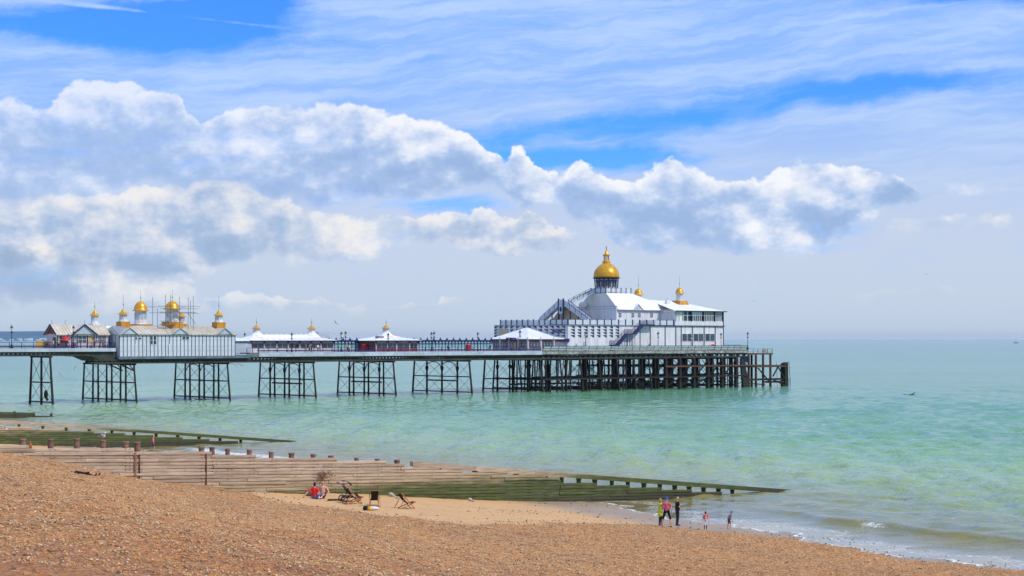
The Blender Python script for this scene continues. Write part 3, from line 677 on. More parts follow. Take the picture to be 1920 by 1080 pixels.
# broken strand hanging from the girder, tangle caught on the first trestle
MB(PIER).path([(38.9, .7, 7.7), (40.2, .6, 7.2), (41.1, .65, 7.45), (42.2, .6, 6.9)], .05).path([(40.2, .6, 7.2), (40.6, .55, 6.6)], .03).build('loose_cable', M['plank_sc'], pier)
MB(PIER).ball((-.3, 3.4, 1.9), .55, sc=(.6, 1, 1.6)).ball((-.3, 2.9, 1.0), .3).build('weed_tangle', M['timber'], pier)

# landing stage at the seaward end
ls = thing('landing_stage', 'rusty brown timber landing stage at the seaward end of the pier', 'jetty', (203, 2, 0), PIER)
MB(PIER).box(196.6, 206.6, 1.2, 20, 8.35, 8.72).build('upper_deck', M['rust'], ls)
MB(PIER).box(196.6, 212.2, 1.0, 16, 5.05, 5.55).build('lower_deck', M['rust'], ls)
for a in (197.4, 200.2, 203, 205.9):
    for b in (1.5, 8, 15): MB(PIER).tube((a, b, -2), (a, b, 8.4), .34, .3, 8).build('pile', M['rust'], ls)
MB(PIER).hexa([(211.2, 1, -2), (212.6, 1, -2), (212.6, 2.6, -2), (211.2, 2.6, -2)], [(211.2, 1, 5.9), (212.4, 1, 6.3), (212.4, 2.6, 6.3), (211.2, 2.6, 5.9)]).build('corner_post', M['timber'], ls)
MB(PIER).hexa([(194.4, .2, -2), (197.2, .2, -2), (197.2, 1.1, -2), (194.4, 1.1, -2)], [(193.4, .9, 7.4), (194.8, .9, 7.4), (194.8, 1.1, 7.4), (193.4, 1.1, 7.4)]).build('raking_fender', M['timber'], ls)
for p, q in (((200.4, 1, 4.9), (205.5, 1, .8)), ((208.6, 1.1, 5.0), (211.4, 1.1, 1.6)), ((208.4, 1.1, 5.0), (206.4, 1.1, 2.6)), ((205.5, 1.2, 2.2), (211.2, 1.2, .2)), ((197.5, 1.3, .9), (203.5, 1.3, .5))):
    MB(PIER).beam(p, q, .25, .28).build('brace', M['timber'], ls)
for z, a0, a1 in ((1.9, 197, 211.6), (1.2, 203, 211.2)): MB(PIER).box(a0, a1, 1.25, 1.6, z - .25, z + .25).build('waling', M['timber'], ls)
for p, q, r_ in (((214.1, 1.5, -1), (213.3, 1.5, 6.6), .07), ((213.4, 1.5, -1), (213.4, 1.5, 1.9), .06), ((212.4, 1.5, 1.85), (214.0, 1.5, 1.85), .06), ((208.2, 1.1, 0), (207.8, 1.1, 6.4), .05)):
    MB(PIER).tube(p, q, r_).build('pole', M['timber'], ls)
mb = MB(PIER)
for a in np.arange(197, 206.6, 1.9): mb.beam((a, 1.35, 8.72), (a, 1.35, 9.9), .09, .09)
mb.beam((197, 1.35, 9.86), (206.5, 1.35, 9.86), .07, .07).beam((197, 1.35, 9.2), (206.5, 1.35, 9.2), .05, .05)
mb.build('railing', M['navy'], ls)
MB(PIER).box(204.0, 206.5, 1.6, 1.7, 8.8, 10.0).build('screen_panel', M['clear'], ls)
mb = MB(PIER)
for t in range(12):
    t0, t1 = t * math.pi / 6, (t + 1) * math.pi / 6
    mb.tube((203.1 + .38 * math.cos(t0), 1.2, 9.3 + .38 * math.sin(t0)), (203.1 + .38 * math.cos(t1), 1.2, 9.3 + .38 * math.sin(t1)), .1, n=6)
mb.build('life_ring', M['red'], ls)
MB(PIER).box(198.6, 200.2, 4, 5.5, 6.3, 8.0).build('blue_box', M['blue'], ls)

# railings
def railing(name, label, a0, a1, b, z, step, h, style, lean=0.0):
    t = thing(name, label, 'railing', (a0, b, z), PIER)
    n = int(round((a1 - a0) / step)); st = (a1 - a0) / n
    p = MB(PIER).beam((a0, b, z), (a0 + lean, b - (.25 if lean else 0), z + h), .1 if style != 'head' else .08, .1).build('post', M['navy'], t)
    for i in range(1, n + 1): dup_part(p, (i * st, 0, 0), t)
    for k, zz in enumerate((1.0, .55, .12)):
        MB(PIER).beam((a0 + lean * zz, b - (.25 * zz if lean else 0), z + h * zz), (a1 + lean * zz, b - (.25 * zz if lean else 0), z + h * zz), .07, .08 if k == 0 else .05).build('rail', M['navy'], t)
    if style == 'dense':
        mb = MB(PIER)
        for a in np.arange(a0, a1, .32): mb.box(a, a + .06, b - .015, b + .015, z + .12, z + h * .55)
        mb.build('balusters', M['navy'], t, kind='stuff')
        MB(PIER).box(a0, a1, b + .25, b + .75, z + .3, z + .48).build('bench_seat', M['c_purple'], t)
    if style == 'head':
        for i in range(n):
            MB(PIER).hexa([(a0 + i * st + .12, b + .02, z + .1), (a0 + (i + 1) * st - .1, b + .02, z + .1), (a0 + (i + 1) * st - .1, b + .05, z + .1), (a0 + i * st + .12, b + .05, z + .1)],
                          [(a0 + i * st + .12 + lean, b - .2, z + h * .92), (a0 + (i + 1) * st - .1 + lean, b - .2, z + h * .92), (a0 + (i + 1) * st - .1 + lean, b - .17, z + h * .92), (a0 + i * st + .12 + lean, b - .17, z + h * .92)]).build('infill_panel', M['clear'], t)
    return t
railing('railing', 'navy railing along the narrow landward pier deck', -60, 13, 1.05, 10.65, 2.4, 1.15, 'dense')
railing('railing', 'short open navy railing between the white shed and the glazed shelter', 43.3, 46, 1.05, 9.2, 1.3, 1.4, 'open')
railing('railing', 'long low navy railing with benches along the middle of the pier', 46.2, 124.4, 1.05, ZD, 2.3, .95, 'dense')
railing('railing', 'leaning navy railing with pale greenish panels along the pier head', 124.9, 196, 1.1, ZD, 2.45, 1.15, 'head', .28)
railing('railing', 'far side navy railing of the pier head beyond the red box', 193.2, 206, 12, ZD, 2.1, 1.2, 'head', 0)
# ------------------------------------------------------------------ pier buildings
def slope(mb, pts, th=.14):               # a roof plane with thickness
    n = len(pts); lo = [(p[0], p[1], p[2] - th) for p in pts]
    mb.add(list(pts) + lo, [tuple(range(n)), tuple(range(2 * n - 1, n - 1, -1))] + [(i, n + i, n + (i + 1) % n, (i + 1) % n) for i in range(n)]); return mb
def lerp(p, q, t): return tuple(p[i] + (q[i] - p[i]) * t for i in range(3))
def seams(mb, e0, e1, r0, r1, n, w=.05, h=.06):   # standing seams from eaves to ridge
    for i in range(n + 1):
        t = i / n; p, q = lerp(e0, e1, t), lerp(r0, r1, t); mb.beam((p[0], p[1], p[2] + .04), (q[0], q[1], q[2] + .04), w, h)
    return mb
def window(parent, a0, a1, b, z0, z1, nm=1, nr=1, name='window', glass='glass', frame='white', axis='a', fw=.07):
    # framed window on a wall whose outer face is at b (facing us); axis 'b' puts it on a wall facing the land
    def P(x, d, z): return (x, b - d, z) if axis == 'a' else (b - d, x, z)
    def bx(mb, x0, x1, d0, d1, zz0, zz1):
        p, q = P(x0, d0, zz0), P(x1, d1, zz1)
        return mb.box(min(p[0], q[0]), max(p[0], q[0]), min(p[1], q[1]), max(p[1], q[1]), zz0, zz1)
    mb = MB(PIER); bx(mb, a0, a1, .0, .03, z0, z1); w = mb.build(name, M[glass], parent)
    mb = MB(PIER)
    for i in range(nm + 1):
        x = a0 + (a1 - a0) * i / nm; bx(mb, x - fw / 2, x + fw / 2, -.01, .08, z0, z1)
    for i in range(nr + 1):
        z = z0 + (z1 - z0) * i / nr; bx(mb, a0 + fw / 2, a1 - fw / 2, -.008, .07, z - fw / 2, z + fw / 2)
    mb.build('window_frame', M[frame], w); return w
def cupola(parent, a, b, z0, w, zb, zd, zt, zm, roof='flare', base='ochre', drumw=None, n=8):
    """square base z0..zb, drum zb..zd, gilded roof zd..zt, mast to zm"""
    dw = drumw or w * .82
    if base: 
        MB(PIER).box(a - w, a + w, b - w, b + w, z0, zb).build('cupola_base', M[base], parent)
    dr = MB(PIER).lathe(a, b, [(dw * 1.12, zb), (dw * 1.08, zb + .12), (dw, zb + .14), (dw * .9, zd)], n, math.pi / n).build('cupola_drum', M['white'], parent)
    mb = MB(PIER)
    for i in range(n):
        t = 2 * math.pi * i / n; r = dw * .955 * math.cos(math.pi / n)
        p = Vector((a + r * math.cos(t), b + r * math.sin(t), 0)); tx = Vector((-math.sin(t), math.cos(t), 0)) * dw * .22; o = Vector((math.cos(t), math.sin(t), 0)) * .03
        z1, z2 = zb + (zd - zb) * .35, zb + (zd - zb) * .86
        mb.hexa([p - tx + Vector((0, 0, z1)), p + tx + Vector((0, 0, z1)), p + tx + o + Vector((0, 0, z1)), p - tx + o + Vector((0, 0, z1))], [p - tx + Vector((0, 0, z2)), p + tx + Vector((0, 0, z2)), p + tx + o + Vector((0, 0, z2)), p - tx + o + Vector((0, 0, z2))])
    mb.build('louvre', M['fascia'], dr)
    h = zt - zd
    if roof == 'flare': prof = [(dw * 1.42, zd), (dw * 1.38, zd + .08), (dw * .95, zd + h * .22), (dw * .55, zd + h * .5), (dw * .22, zd + h * .85), (.04, zt)]
    else: prof = [(dw * 1.3, zd), (dw * 1.28, zd + .14), (dw * 1.06, zd + .2), (dw * 1.0, zd + h * .34), (dw * .86, zd + h * .6), (dw * .55, zd + h * .85), (dw * .16, zd + h * .97), (.04, zt)]
    MB(PIER).lathe(a, b, prof, 4 * n if roof != 'flare' else n, math.pi / n).build('gilded_roof', M['gold'], parent, smooth=(roof != 'flare'))
    if zm: MB(PIER).tube((a, b, zt - .1), (a, b, zm), .035, .02, 5).ball((a, b, zt + (zm - zt) * .3), .12).build('mast', M['galv'], parent)

# gabled kiosk at the landward end
k0, k1, kb0, kb1 = 1.8, 13.0, 3.0, 7.2
ke, kr, kz = 13.4, 15.2, 10.66
ki = thing('gabled_kiosk', 'cream roofed gabled kiosk with navy bargeboards left of the white shed', 'kiosk', (k0, kb0, kz), PIER)
MB(PIER).box(k0, k1, kb0 + .02, kb1, kz, ke).build('wall', M['pinkw'], ki)
mid = (kb0 + kb1) / 2
MB(PIER).extr([(kb0 + .02, ke), (kb1, ke), (mid, kr - .15)], k0 + .01, k0 + .25, 'yz').build('gable', M['redpanel'], ki)
mb = MB(PIER)
slope(mb, [(k0 - .35, kb0 - .4, ke - .1), (k1, kb0 - .4, ke - .1), (k1, mid, kr), (k0 - .35, mid, kr)]); slope(mb, [(k1, kb1 + .4, ke - .1), (k0 - .35, kb1 + .4, ke - .1), (k0 - .35, mid + .01, kr), (k1, mid + .01, kr)])
rf = mb.build('roof', M['cream'], ki)
seams(MB(PIER), (k0 - .3, kb0 - .4, ke - .1), (k1, kb0 - .4, ke - .1), (k0 - .3, mid, kr), (k1, mid, kr), 18).build('roof_seams', M['cream'], rf)
mb = MB(PIER)
for s_ in (kb0 - .4, kb1 + .4): mb.beam((k0 - .42, s_, ke - .15), (k0 - .42, mid, kr + .02), .1, .26)
mb.build('bargeboard', M['navy'], ki)
ga0, ga1 = 4.8, 9.7; gm = (ga0 + ga1) / 2
MB(PIER).extr([(ga0, ke), (ga1, ke), (gm, kr - .12)], kb0 - .55, kb0 - .4).build('gable', M['fascia'], ki)
mb = MB(PIER); slope(mb, [(ga0 - .3, kb0 - .75, ke - .15), (gm, kb0 - .75, kr + .05), (gm, mid, kr + .05), (ga0 - .3, mid, ke - .15)]); slope(mb, [(gm + .01, kb0 - .75, kr + .05), (ga1 + .3, kb0 - .75, ke - .15), (ga1 + .3, mid, ke - .15), (gm + .01, mid, kr + .05)])
mb.build('cross_roof', M['cream'], ki)
MB(PIER).beam((ga0 - .35, kb0 - .8, ke - .2), (gm, kb0 - .8, kr + .02), .1, .22).beam((ga1 + .35, kb0 - .8, ke - .2), (gm, kb0 - .8, kr + .02), .1, .22).build('bargeboard', M['navy'], ki)
for a in (1.9, 3.9, 4.9, 6.0, 8.2, 9.6, 10.9, 12.0, 12.9): MB(PIER).box(a - .07, a + .07, kb0 - .12, kb0 + .01, kz, ke - .12).build('post', M['navy'], ki)
for a0, a1, g in ((2.2, 3.6, 'glass'), (5.1, 5.8, 'glass'), (6.2, 8.0, 'glass'), (8.4, 9.4, 'yellow'), (9.9, 10.7, 'glass'), (11.1, 11.9, 'glass')):
    window(ki, a0, a1, kb0 + .02, kz + 1.0, ke - .35, 2, 2, glass=g)
MB(PIER).box(k0 - .06, k0 + .0, kb0 + .5, kb0 + 1.6, kz, kz + 2.1).build('door', M['brown'], ki)
for a in (k0, 4.6, gm): MB(PIER).tube((a, mid if a != gm else kb0 - .7, kr), (a, mid if a != gm else kb0 - .7, kr + .9), .03, n=5).build('finial', M['lampiron'], ki)
cupola(ki, 11.2, 5.6, 15.0, .9, 15.4, 17.0, 18.2, 20.0, base='white')
mb = MB(PIER); slope(mb, [(13.02, 6, 13.4), (18.5, 6, 13.4), (18.5, 9, 15.0), (13.02, 9, 15.0)]); mb.build('rear_roof', M['roofw'], ki)

# long white shed
s0, s1, sb0, sb1 = 13.63, 40.0, .3, 9.5
sz, se, sr = 9.02, 13.3, 15.05
sh = thing('white_shed', 'long white panelled shed with navy strips, small gables and gilded cupolas', 'building', (s0, sb0, sz), PIER)
MB(PIER).box(s0 + .05, s1 - .05, sb0 + .12, sb1, sz, se).build('wall', M['white'], sh)
MB(PIER).box(s0 - .35, s1 + 3.2, sb0 - .45, sb0 + .4, 8.55, 9.0).build('plinth', M['slab'], sh)
girder(8.2, 43.9, .5, 7.65, 8.5, 1.15, M['girder'])
NP = 31; st = (s1 - s0) / NP
pn = MB(PIER).box(s0 + .06, s0 + st - .06, sb0 + .02, sb0 + .115, sz + .02, se - .12).build('panel', M['panel'], sh)
pp = MB(PIER).box(s0 - .055, s0 + .055, sb0 - .03, sb0 + .117, sz + .02, se - .1).build('post', M['navy'], sh)
for i in range(1, NP + 1):
    if i < NP: dup_part(pn, (i * st, 0, 0), sh)
    dup_part(pp, (i * st, 0, 0), sh)
for i in range(4):                        # the end that faces the land
    MB(PIER).box(s0 - .04, s0 + .045, sb0 + .15 + i * 1.35, sb0 + 1.42 + i * 1.35, sz + .02, se - .12).build('panel', M['panel'], sh)
    MB(PIER).box(s0 - .09, s0 + .045, sb0 + 1.43 + i * 1.35, sb0 + 1.49 + i * 1.35, sz + .02, se - .1).build('post', M['navy'], sh)
for zz in (10.1, 10.9, 12.3): MB(PIER).box(s0, s1, sb0 - .005, sb0 + .018, zz, zz + .04).build('panel_line', M['fascia'], sh)
MB(PIER).box(s0 - .3, s1 + .3, sb0 - .3, sb0 + .1, se - .1, se + .05).build('eaves_board', M['fascia'], sh)
rb = 4.9
mb = MB(PIER); slope(mb, [(s0 + .2, sb0 - .3, se + .05), (s1 + .4, sb0 - .3, se + .05), (s1 - 2.2, rb, sr), (s0 + 1.2, rb, sr)]); slope(mb, [(s0 + 1.2, rb, sr), (s1 - 2.2, rb, sr), (s1 + .4, sb1 + .3, se + .05), (s0 + .2, sb1 + .3, se + .05)])
slope(mb, [(s1 + .4, sb0 - .3, se + .05), (s1 + .4, sb1 + .3, se + .05), (s1 - 2.2, rb, sr)]); slope(mb, [(s0 + .2, sb1 + .3, se + .05), (s0 + .2, sb0 - .3, se + .05), (s0 + 1.2, rb, sr)])
rf = mb.build('roof', M['cream'], sh)
seams(MB(PIER), (s0 + .2, sb0 - .3, se + .05), (s1 + .4, sb0 - .3, se + .05), (s0 + 1.2, rb, sr), (s1 - 2.2, rb, sr), 30).build('roof_seams', M['cream'], rf)
MB(PIER).extr([(sb0 + .05, se + .02), (sb0 + 5.4, se + .02), (sb0 + 2.4, sr - .3)], s0 - .12, s0 + .15, 'yz').build('gable', M['white'], sh)
mb = MB(PIER); slope(mb, [(s0 - .4, sb0 - .3, se), (s0 - .4, sb0 + 2.4, sr - .1), (s0 + 2.4, sb0 + 2.4, sr - .1), (s0 + 2.4, sb0 - .3, se)]); mb.build('gable_roof', M['greyroof'], sh)
for gx, gw, gh in ((15.7, 1.65, 1.15), (26.95, 1.7, 1.15), (37.3, 1.6, 1.2)):
    MB(PIER).extr([(gx - gw, se + .08), (gx + gw, se + .08), (gx, se + gh)], sb0 - .38, sb0 - .2).build('pediment', M['fascia'], sh)
    mb = MB(PIER); slope(mb, [(gx - gw - .15, sb0 - .5, se + .05), (gx, sb0 - .5, se + gh + .15), (gx, sb0 + 2.6, se + gh + .15), (gx - gw - .15, sb0 + 2.6, se + .05)], .1); slope(mb, [(gx + .01, sb0 - .5, se + gh + .15), (gx + gw + .15, sb0 - .5, se + .05), (gx + gw + .15, sb0 + 2.6, se + .05), (gx + .01, sb0 + 2.6, se + gh + .15)], .1)
    mb.build('pediment_roof', M['cream'], sh)
    MB(PIER).beam((gx - gw - .18, sb0 - .52, se + .02), (gx, sb0 - .52, se + gh + .12), .06, .12).beam((gx + gw + .18, sb0 - .52, se + .02), (gx, sb0 - .52, se + gh + .12), .06, .12).build('bargeboard', M['greyroof'], sh)
cupola(sh, 16.5, 3.9, 14.2, 1.0, 15.85, 17.25, 18.35, 21.2)
cupola(sh, 23.3, 9.0, 14.9, 1.75, 15.4, 18.05, 20.05, 22.2, 'dome', 'ochre', 1.28, 10)
cupola(sh, 28.2, 5.0, 14.0, 1.55, 15.9, 18.35, 20.1, 22.4, 'dome', 'ochre', 1.36, 10)
cupola(sh, 31.6, 7.2, 14.4, .9, 15.5, 16.95, 17.95, None)
cupola(sh, 38.4, 3.9, 14.2, 1.0, 15.85, 17.25, 18.35, 21.2)
window(sh, 16.9, 17.5, sb0 + .0, 12.35, 12.75, glass='glass'); window(sh, 17.7, 18.4, sb0, 12.35, 12.75)
window(sh, 20.3, 20.95, sb0, 11.35, 13.05, 1, 2); window(sh, 21.1, 21.75, sb0, 11.35, 13.05, 1, 2)
window(sh, 27.6, 28.3, sb0, 12.3, 12.95); window(sh, 28.45, 29.15, sb0, 12.3, 12.95)
for a in (17.1, 24.6, 32.4): MB(PIER).box(a - .1, a + .1, sb0 - .18, sb0 - .05, sz, 11.4).build('downpipe', M['white'], sh)
# scaffold round the larger dome
sc = thing('scaffold', 'tube and board scaffold around the right hand gold dome of the white shed', 'scaffold', (28.2, 5, 14.6), PIER)
for a, b, zt in ((25.2, 2.6, 21.3), (26.2, 2.4, 21.2), (30.4, 2.6, 20.8), (31.7, 2.8, 21.0), (24.2, 4.0, 18.5), (25.2, 7.6, 20.8), (31.4, 7.6, 21), (32.4, 5.0, 20.2), (28.3, 2.5, 18.6)):
    MB(PIER).tube((a, b, 14.3), (a, b, zt), .045, n=5).build('standard', M['galv'], sc)
for z, a0, a1, b in ((19.0, 23.6, 33.2, 2.6), (18.5, 24.0, 33.0, 2.7), (17.6, 23.9, 32.8, 2.6), (16.0, 24, 28, 2.7), (15.4, 24, 29, 2.8), (18.9, 24, 33, 7.6), (17.7, 24.4, 32.8, 7.6)):
    MB(PIER).tube((a0, b, z), (a1, b, z), .045, n=5).build('ledger', M['galv'], sc)
for b in (2.75, 3.1): MB(PIER).box(24.3, 32.3, b, b + .3, 17.72, 17.82).build('board', M['plank_sc'], sc)
MB(PIER).box(24.2, 27.6, 2.8, 3.4, 15.2, 15.3).build('board', M['plank_sc'], sc)
MB(PIER).tube((25.2, 2.6, 17.6), (27.2, 2.6, 15.2), .045, n=5).tube((30.4, 2.6, 17.6), (32.2, 2.8, 15.4), .045, n=5).build('diagonal', M['galv'], sc)

# long glazed shelter
def glazed(name, label, a0, a1, b0, b1, ze, zr, hip, wins, cups, low='white', zsill=10.45):
    t = thing(name, label, 'shelter', (a0, b0, ZD), PIER); mid = (b0 + b1) / 2
    MB(PIER).box(a0, a1, b0 + .06, b1, ZD, zsill).build('dado', M[low], t)
    MB(PIER).box(a0, a1, b0 + .4, b1 - .4, zsill, ze).build('wall', M['brown' if low == 'redpanel' else 'fascia'], t)
    MB(PIER).box(a0, a1, b0 + .03, b0 + .39, 11.62, ze).build('fascia_board', M['buff'], t)
    mb = MB(PIER); o_ = .75; A_, B_ = a0 - o_, a1 + o_
    e = [(A_, b0 - o_, ze), (B_, b0 - o_, ze), (B_, b1 + o_, ze), (A_, b1 + o_, ze)]; r_ = [(a0 + hip, mid, zr), (a1 - hip, mid, zr)]
    k = [tuple(lerp(e[0], r_[0], .55)), tuple(lerp(e[1], r_[1], .55)), tuple(lerp(e[2], r_[1], .55)), tuple(lerp(e[3], r_[0], .55))]
    k = [(p[0], p[1], ze + (zr - ze) * .42) for p in k]
    for i in range(4): slope(mb, [e[i], e[(i + 1) % 4], k[(i + 1) % 4], k[i]], .08)
    slope(mb, [k[0], k[1], r_[1], r_[0]], .08); slope(mb, [k[2], k[3], r_[0], r_[1]], .08); slope(mb, [k[1], k[2], r_[1]], .08); slope(mb, [k[3], k[0], r_[0]], .08)
    rf = mb.build('roof', M['roofw'], t)
    ns = int((a1 - a0) / 1.5); seams(MB(PIER), e[0], e[1], k[0], k[1], ns).build('roof_seams', M['roofw'], rf)
    MB(PIER).box(A_ - .02, B_ + .02, b0 - o_ - .06, b0 - o_ + .0, ze - .22, ze + .02).build('eaves_trim', M['navy'], t)
    n = len(wins) - 1
    for i in range(n):
        window(t, wins[i] + .14, wins[i + 1] - .14, b0 + .05, zsill + .05, 11.6, 2, 1, frame='pinkw')
    for x in wins:
        MB(PIER).box(x - .12, x + .12, b0 - .06, b0 + .06, ZD, 11.9).build('pier_post', M['pinkw'], t)
        MB(PIER).extr([(x - .3, 11.9), (x + .3, 11.9), (x + .12, 11.45), (x - .12, 11.45)], b0 - .12, b0 - .062).build('bracket', M['navy'], t)
    for c in cups:
        MB(PIER).lathe(c, mid, [(1.9, zr - .55), (1.25, zr + .1), (.95, zr + .35), (.8, zr + .4)], 8, math.pi / 8).build('cupola_foot', M['roofw'], t)
        cupola(t, c, mid, 0, .8, zr + .38, zr + 1.3, zr + 2.15, zr + 3.6, base=None, drumw=.78)
    return t
shl = glazed('glazed_shelter', 'long low glazed shelter with white hipped roof and two small gold capped cupolas', 46.8, 68.0, 5, 13, 12.1, 13.35, 3.4, [46.9, 50.2, 53.3, 56.2, 59.1, 61.9, 64.6, 67.9], (50.9, 65.0))
MB(PIER).box(42.2, 46.7, 4.6, 4.8, ZD - .2, 11.7).build('side_screen', M['fascia'], shl)
mb = MB(PIER); slope(mb, [(40.4, 4.2, 12.1), (46.1, 4.2, 12.1), (46.1, 9, 12.7), (40.4, 9, 12.7)], .1); mb.build('side_roof', M['roofw'], shl)
MB(PIER).box(68.2, 71.0, 11, 12.5, 12.4, 14.0).build('roof_tank', M['fascia'], shl)
mb = MB(PIER)
for a in np.arange(52, 64.5, 1.25): mb.extr([(a, 13.3), (a + .5, 13.3), (a + .25, 13.65)], 8.95, 9.05)
mb.build('ridge_crest', M['roofw'], shl)
tea = glazed('tea_kiosk', 'small tea kiosk with flared white roof, red panels and one gold capped cupola', 79.2, 91.0, 5, 13, 12.1, 13.5, 5.4, [79.3, 82.5, 85.0, 88.6, 90.9], (85.1,), 'redpanel', 10.5)
MB(PIER).box(81.2, 82.6, 6.5, 7.8, 12.5, 13.1).build('roof_vent', M['greyroof'], tea)

# ornate iron wind screens along the spine of the pier
def windscreen(label, a0, a1, step):
    t = thing('wind_screen', label, 'windbreak', (a0, 11, ZD), PIER); n = int(round((a1 - a0) / step)); st = (a1 - a0) / n
    p = MB(PIER).box(a0 - .07, a0 + .07, 10.93, 11.07, ZD, 11.9).build('post', M['navy'], t)
    g = MB(PIER).box(a0 + .08, a0 + st - .08, 10.99, 11.01, ZD + .9, 11.55).build('pane', M['screen'], t)
    d = MB(PIER).box(a0 + .08, a0 + st - .08, 10.97, 11.03, ZD + .1, ZD + .88).build('dado_panel', M['fascia'], t)
    r0 = [(a0 + .07, 11.55), (a0 + .07, 11.9), (a0 + st - .07, 11.9), (a0 + st - .07, 11.55)]
    arc = [(a0 + st / 2 + (st / 2 - .1) * math.cos(x), 11.5 + .3 * math.sin(x)) for x in np.linspace(0, math.pi, 7)]
    br = MB(PIER).extr([r0[2], r0[3]] + arc + [r0[0], r0[1]], 10.96, 11.04).build('arched_bracket', M['navy'], t)
    f = MB(PIER).extr([(a0 + st / 2 - .42, 12.2), (a0 + st / 2 + .42, 12.2), (a0 + st / 2 + .12, 12.55), (a0 + st / 2, 12.85), (a0 + st / 2 - .12, 12.55)], 10.97, 11.03).build('crest', M['navy'], t)
    for i in range(1, n + 1):
        dup_part(p, (i * st, 0, 0), t)
        if i < n:
            for o_ in (g, d, br): dup_part(o_, (i * st, 0, 0), t)
            if i % 2 == 0: dup_part(f, (i * st, 0, 0), t)
    MB(PIER).box(a0 - .3, a1 + .3, 10.4, 11.6, 11.91, 12.19).build('canopy_beam', M['navy'], t)
windscreen('navy ironwork wind screen between the glazed shelter and the tea kiosk', 70.6, 79.0, .93)
windscreen('long navy ironwork wind screen between the tea kiosk and the big pavilion', 92.2, 118.2, .96)

# ------------------------------------------------------------------ the big pavilion on the pier head
m0, m1, b0, b1 = 135.74, 192.4, 4.0, 30.6
zt = 15.85
pv = thing('domed_pavilion', 'large white pavilion with blue trim and a big golden dome on the pier head', 'building', (m0, b0, ZD), PIER)
MB(PIER).box(m0, 172.7, b0, b1, ZD, zt - .2).build('wall', M['white'], pv)
cham = [(172.72, b0), (187.3, b0), (192.2, 5.6), (194.0, 9.5), (194.0, b1), (172.72, b1)]
MB(PIER).extr(cham, ZD, 15.62, 'xy').build('wall', M['white'], pv)
MB(PIER).box(m0 - .2, 172.7, b0 - .2, b1 + .2, zt - .2, zt).build('cornice', M['greyroof'], pv)
# navy wedges painted as the shade of triangular recesses, rows on two walls
zrow = [PZ(y, m0, b0) for y in (613.2, 619, 624.6, 630.2)]
w1 = MB(PIER).extr([(0, .26), (1.15, .26), (1.15, -.30)], b0 - .12, b0 - .004)
w1.v = [(p[0] + m0, p[1], p[2] + zrow[0]) for p in w1.v]
wd = None
for z in zrow:
    for i in range(8):
        off = (1.0 + i * 2.12, 0, z - zrow[0])
        if wd is None:
            w1.v = [(p[0] + off[0], p[1], p[2]) for p in w1.v]; wd = w1.build('shade_wedge', M['navy'], pv); base = off
        else: dup_part(wd, tuple(off[k] - base[k] for k in range(3)), pv)
wl = wr = None
for z in zrow:
    for i in range(13):
        b = b0 + 1.0 + i * 2.04
        sg = 1 if i < 8 else -1
        if sg > 0:
            if wl is None: wl = MB(PIER).extr([(b, z + .26), (b + 1.3, z + .26), (b, z - .3)], m0 - .12, m0 - .004, 'yz').build('shade_wedge', M['navy'], pv); bl = (b, z)
            else: dup_part(wl, (0, b - bl[0], z - bl[1]), pv)
        else:
            if wr is None: wr = MB(PIER).extr([(b, z + .26), (b + 1.3, z + .26), (b + 1.3, z - .3)], m0 - .12, m0 - .004, 'yz').build('shade_wedge', M['navy'], pv); br_ = (b, z)
            else: dup_part(wr, (0, b - br_[0], z - br_[1]), pv)
bb0, bb1 = PB(1054, m0), PB(1037, m0)
sg = MB(PIER).box(m0 - .2, m0 - .13, bb0, bb1, PZ(624, m0, 8), PZ(617.5, m0, 8)).build('sign_board', M['brown'], pv)
MB(PIER).box(m0 - .24, m0 - .205, bb0 + (bb1 - bb0) * .33, bb0 + (bb1 - bb0) * .68, PZ(624, m0, 8) + .05, PZ(617.5, m0, 8) - .05).build('sign_picture', M['blue'], sg)
ys0, ys1 = PB(953, m0), PB(936, m0)
MB(PIER).box(m0 - .2, m0 - .13, ys0, ys1, PZ(628, m0, 26), PZ(618, m0, 26)).build('sign_board', M['buff'], pv)
# terrace parapet: navy posts with white panels
def parapet(a0, a1, bq0, bq1, z, n, h=1.25):
    for i in range(n + 1):
        t = i / n; a, b = a0 + (a1 - a0) * t, bq0 + (bq1 - bq0) * t
        MB(PIER).box(a - .12, a + .12, b - .12, b + .12, z, z + h + .1).build('parapet_post', M['navy'], pv)
        if i < n:
            p, q = (a + (a1 - a0) / n * .08, b + (bq1 - bq0) / n * .08, z + h / 2), (a + (a1 - a0) / n * .92, b + (bq1 - bq0) / n * .92, z + h / 2)
            MB(PIER).beam(p, q, .06, h - .15).build('parapet_panel', M['panel'], pv)
parapet(m0 + .1, 172, b0 + .1, b0 + .1, zt, 15)
parapet(m0 + .1, m0 + .1, b0 + .1, PB(938, m0), zt, 12)
# upper storey
u0, ub0 = PA(1157, 9.0), 9.0
ub1 = PB(1080, u0)
zl, ze2 = PZ(575, u0, 15), PZ(581, 165, 9)
MB(PIER).box(u0, 176.0, ub0 + .1, ub1, zt, ze2 - .1).build('upper_wall', M['white'], pv)
MB(PIER).box(u0 - .25, u0 - .002, ub0 - .05, ub1 + .1, zt, zl).build('landward_parapet', M['white'], pv)
MB(PIER).box(u0 - .32, u0 + .05, ub0 - .12, ub1 + .2, zl + .002, zl + .12).build('coping', M['fascia'], pv)
MB(PIER).box(u0 - .34, u0 - .26, ub0 + .2, ub1, zl - .62, zl - .52).build('string_line', M['fascia'], pv)
MB(PIER).box(u0 + .06, 176, ub0 - .35, ub0 + .05, ze2 - .22, ze2).build('gutter', M['greyroof'], pv)
for x in (1163, 1187, 1199, 1222):
    a = PA(x, ub0); window(pv, a - .45, a + .45, ub0 + .08, PZ(595, a, ub0), PZ(586, a, ub0), 2, 2)
pz = PZ(549.5, 158, 13)                   # viewing platform under the dome
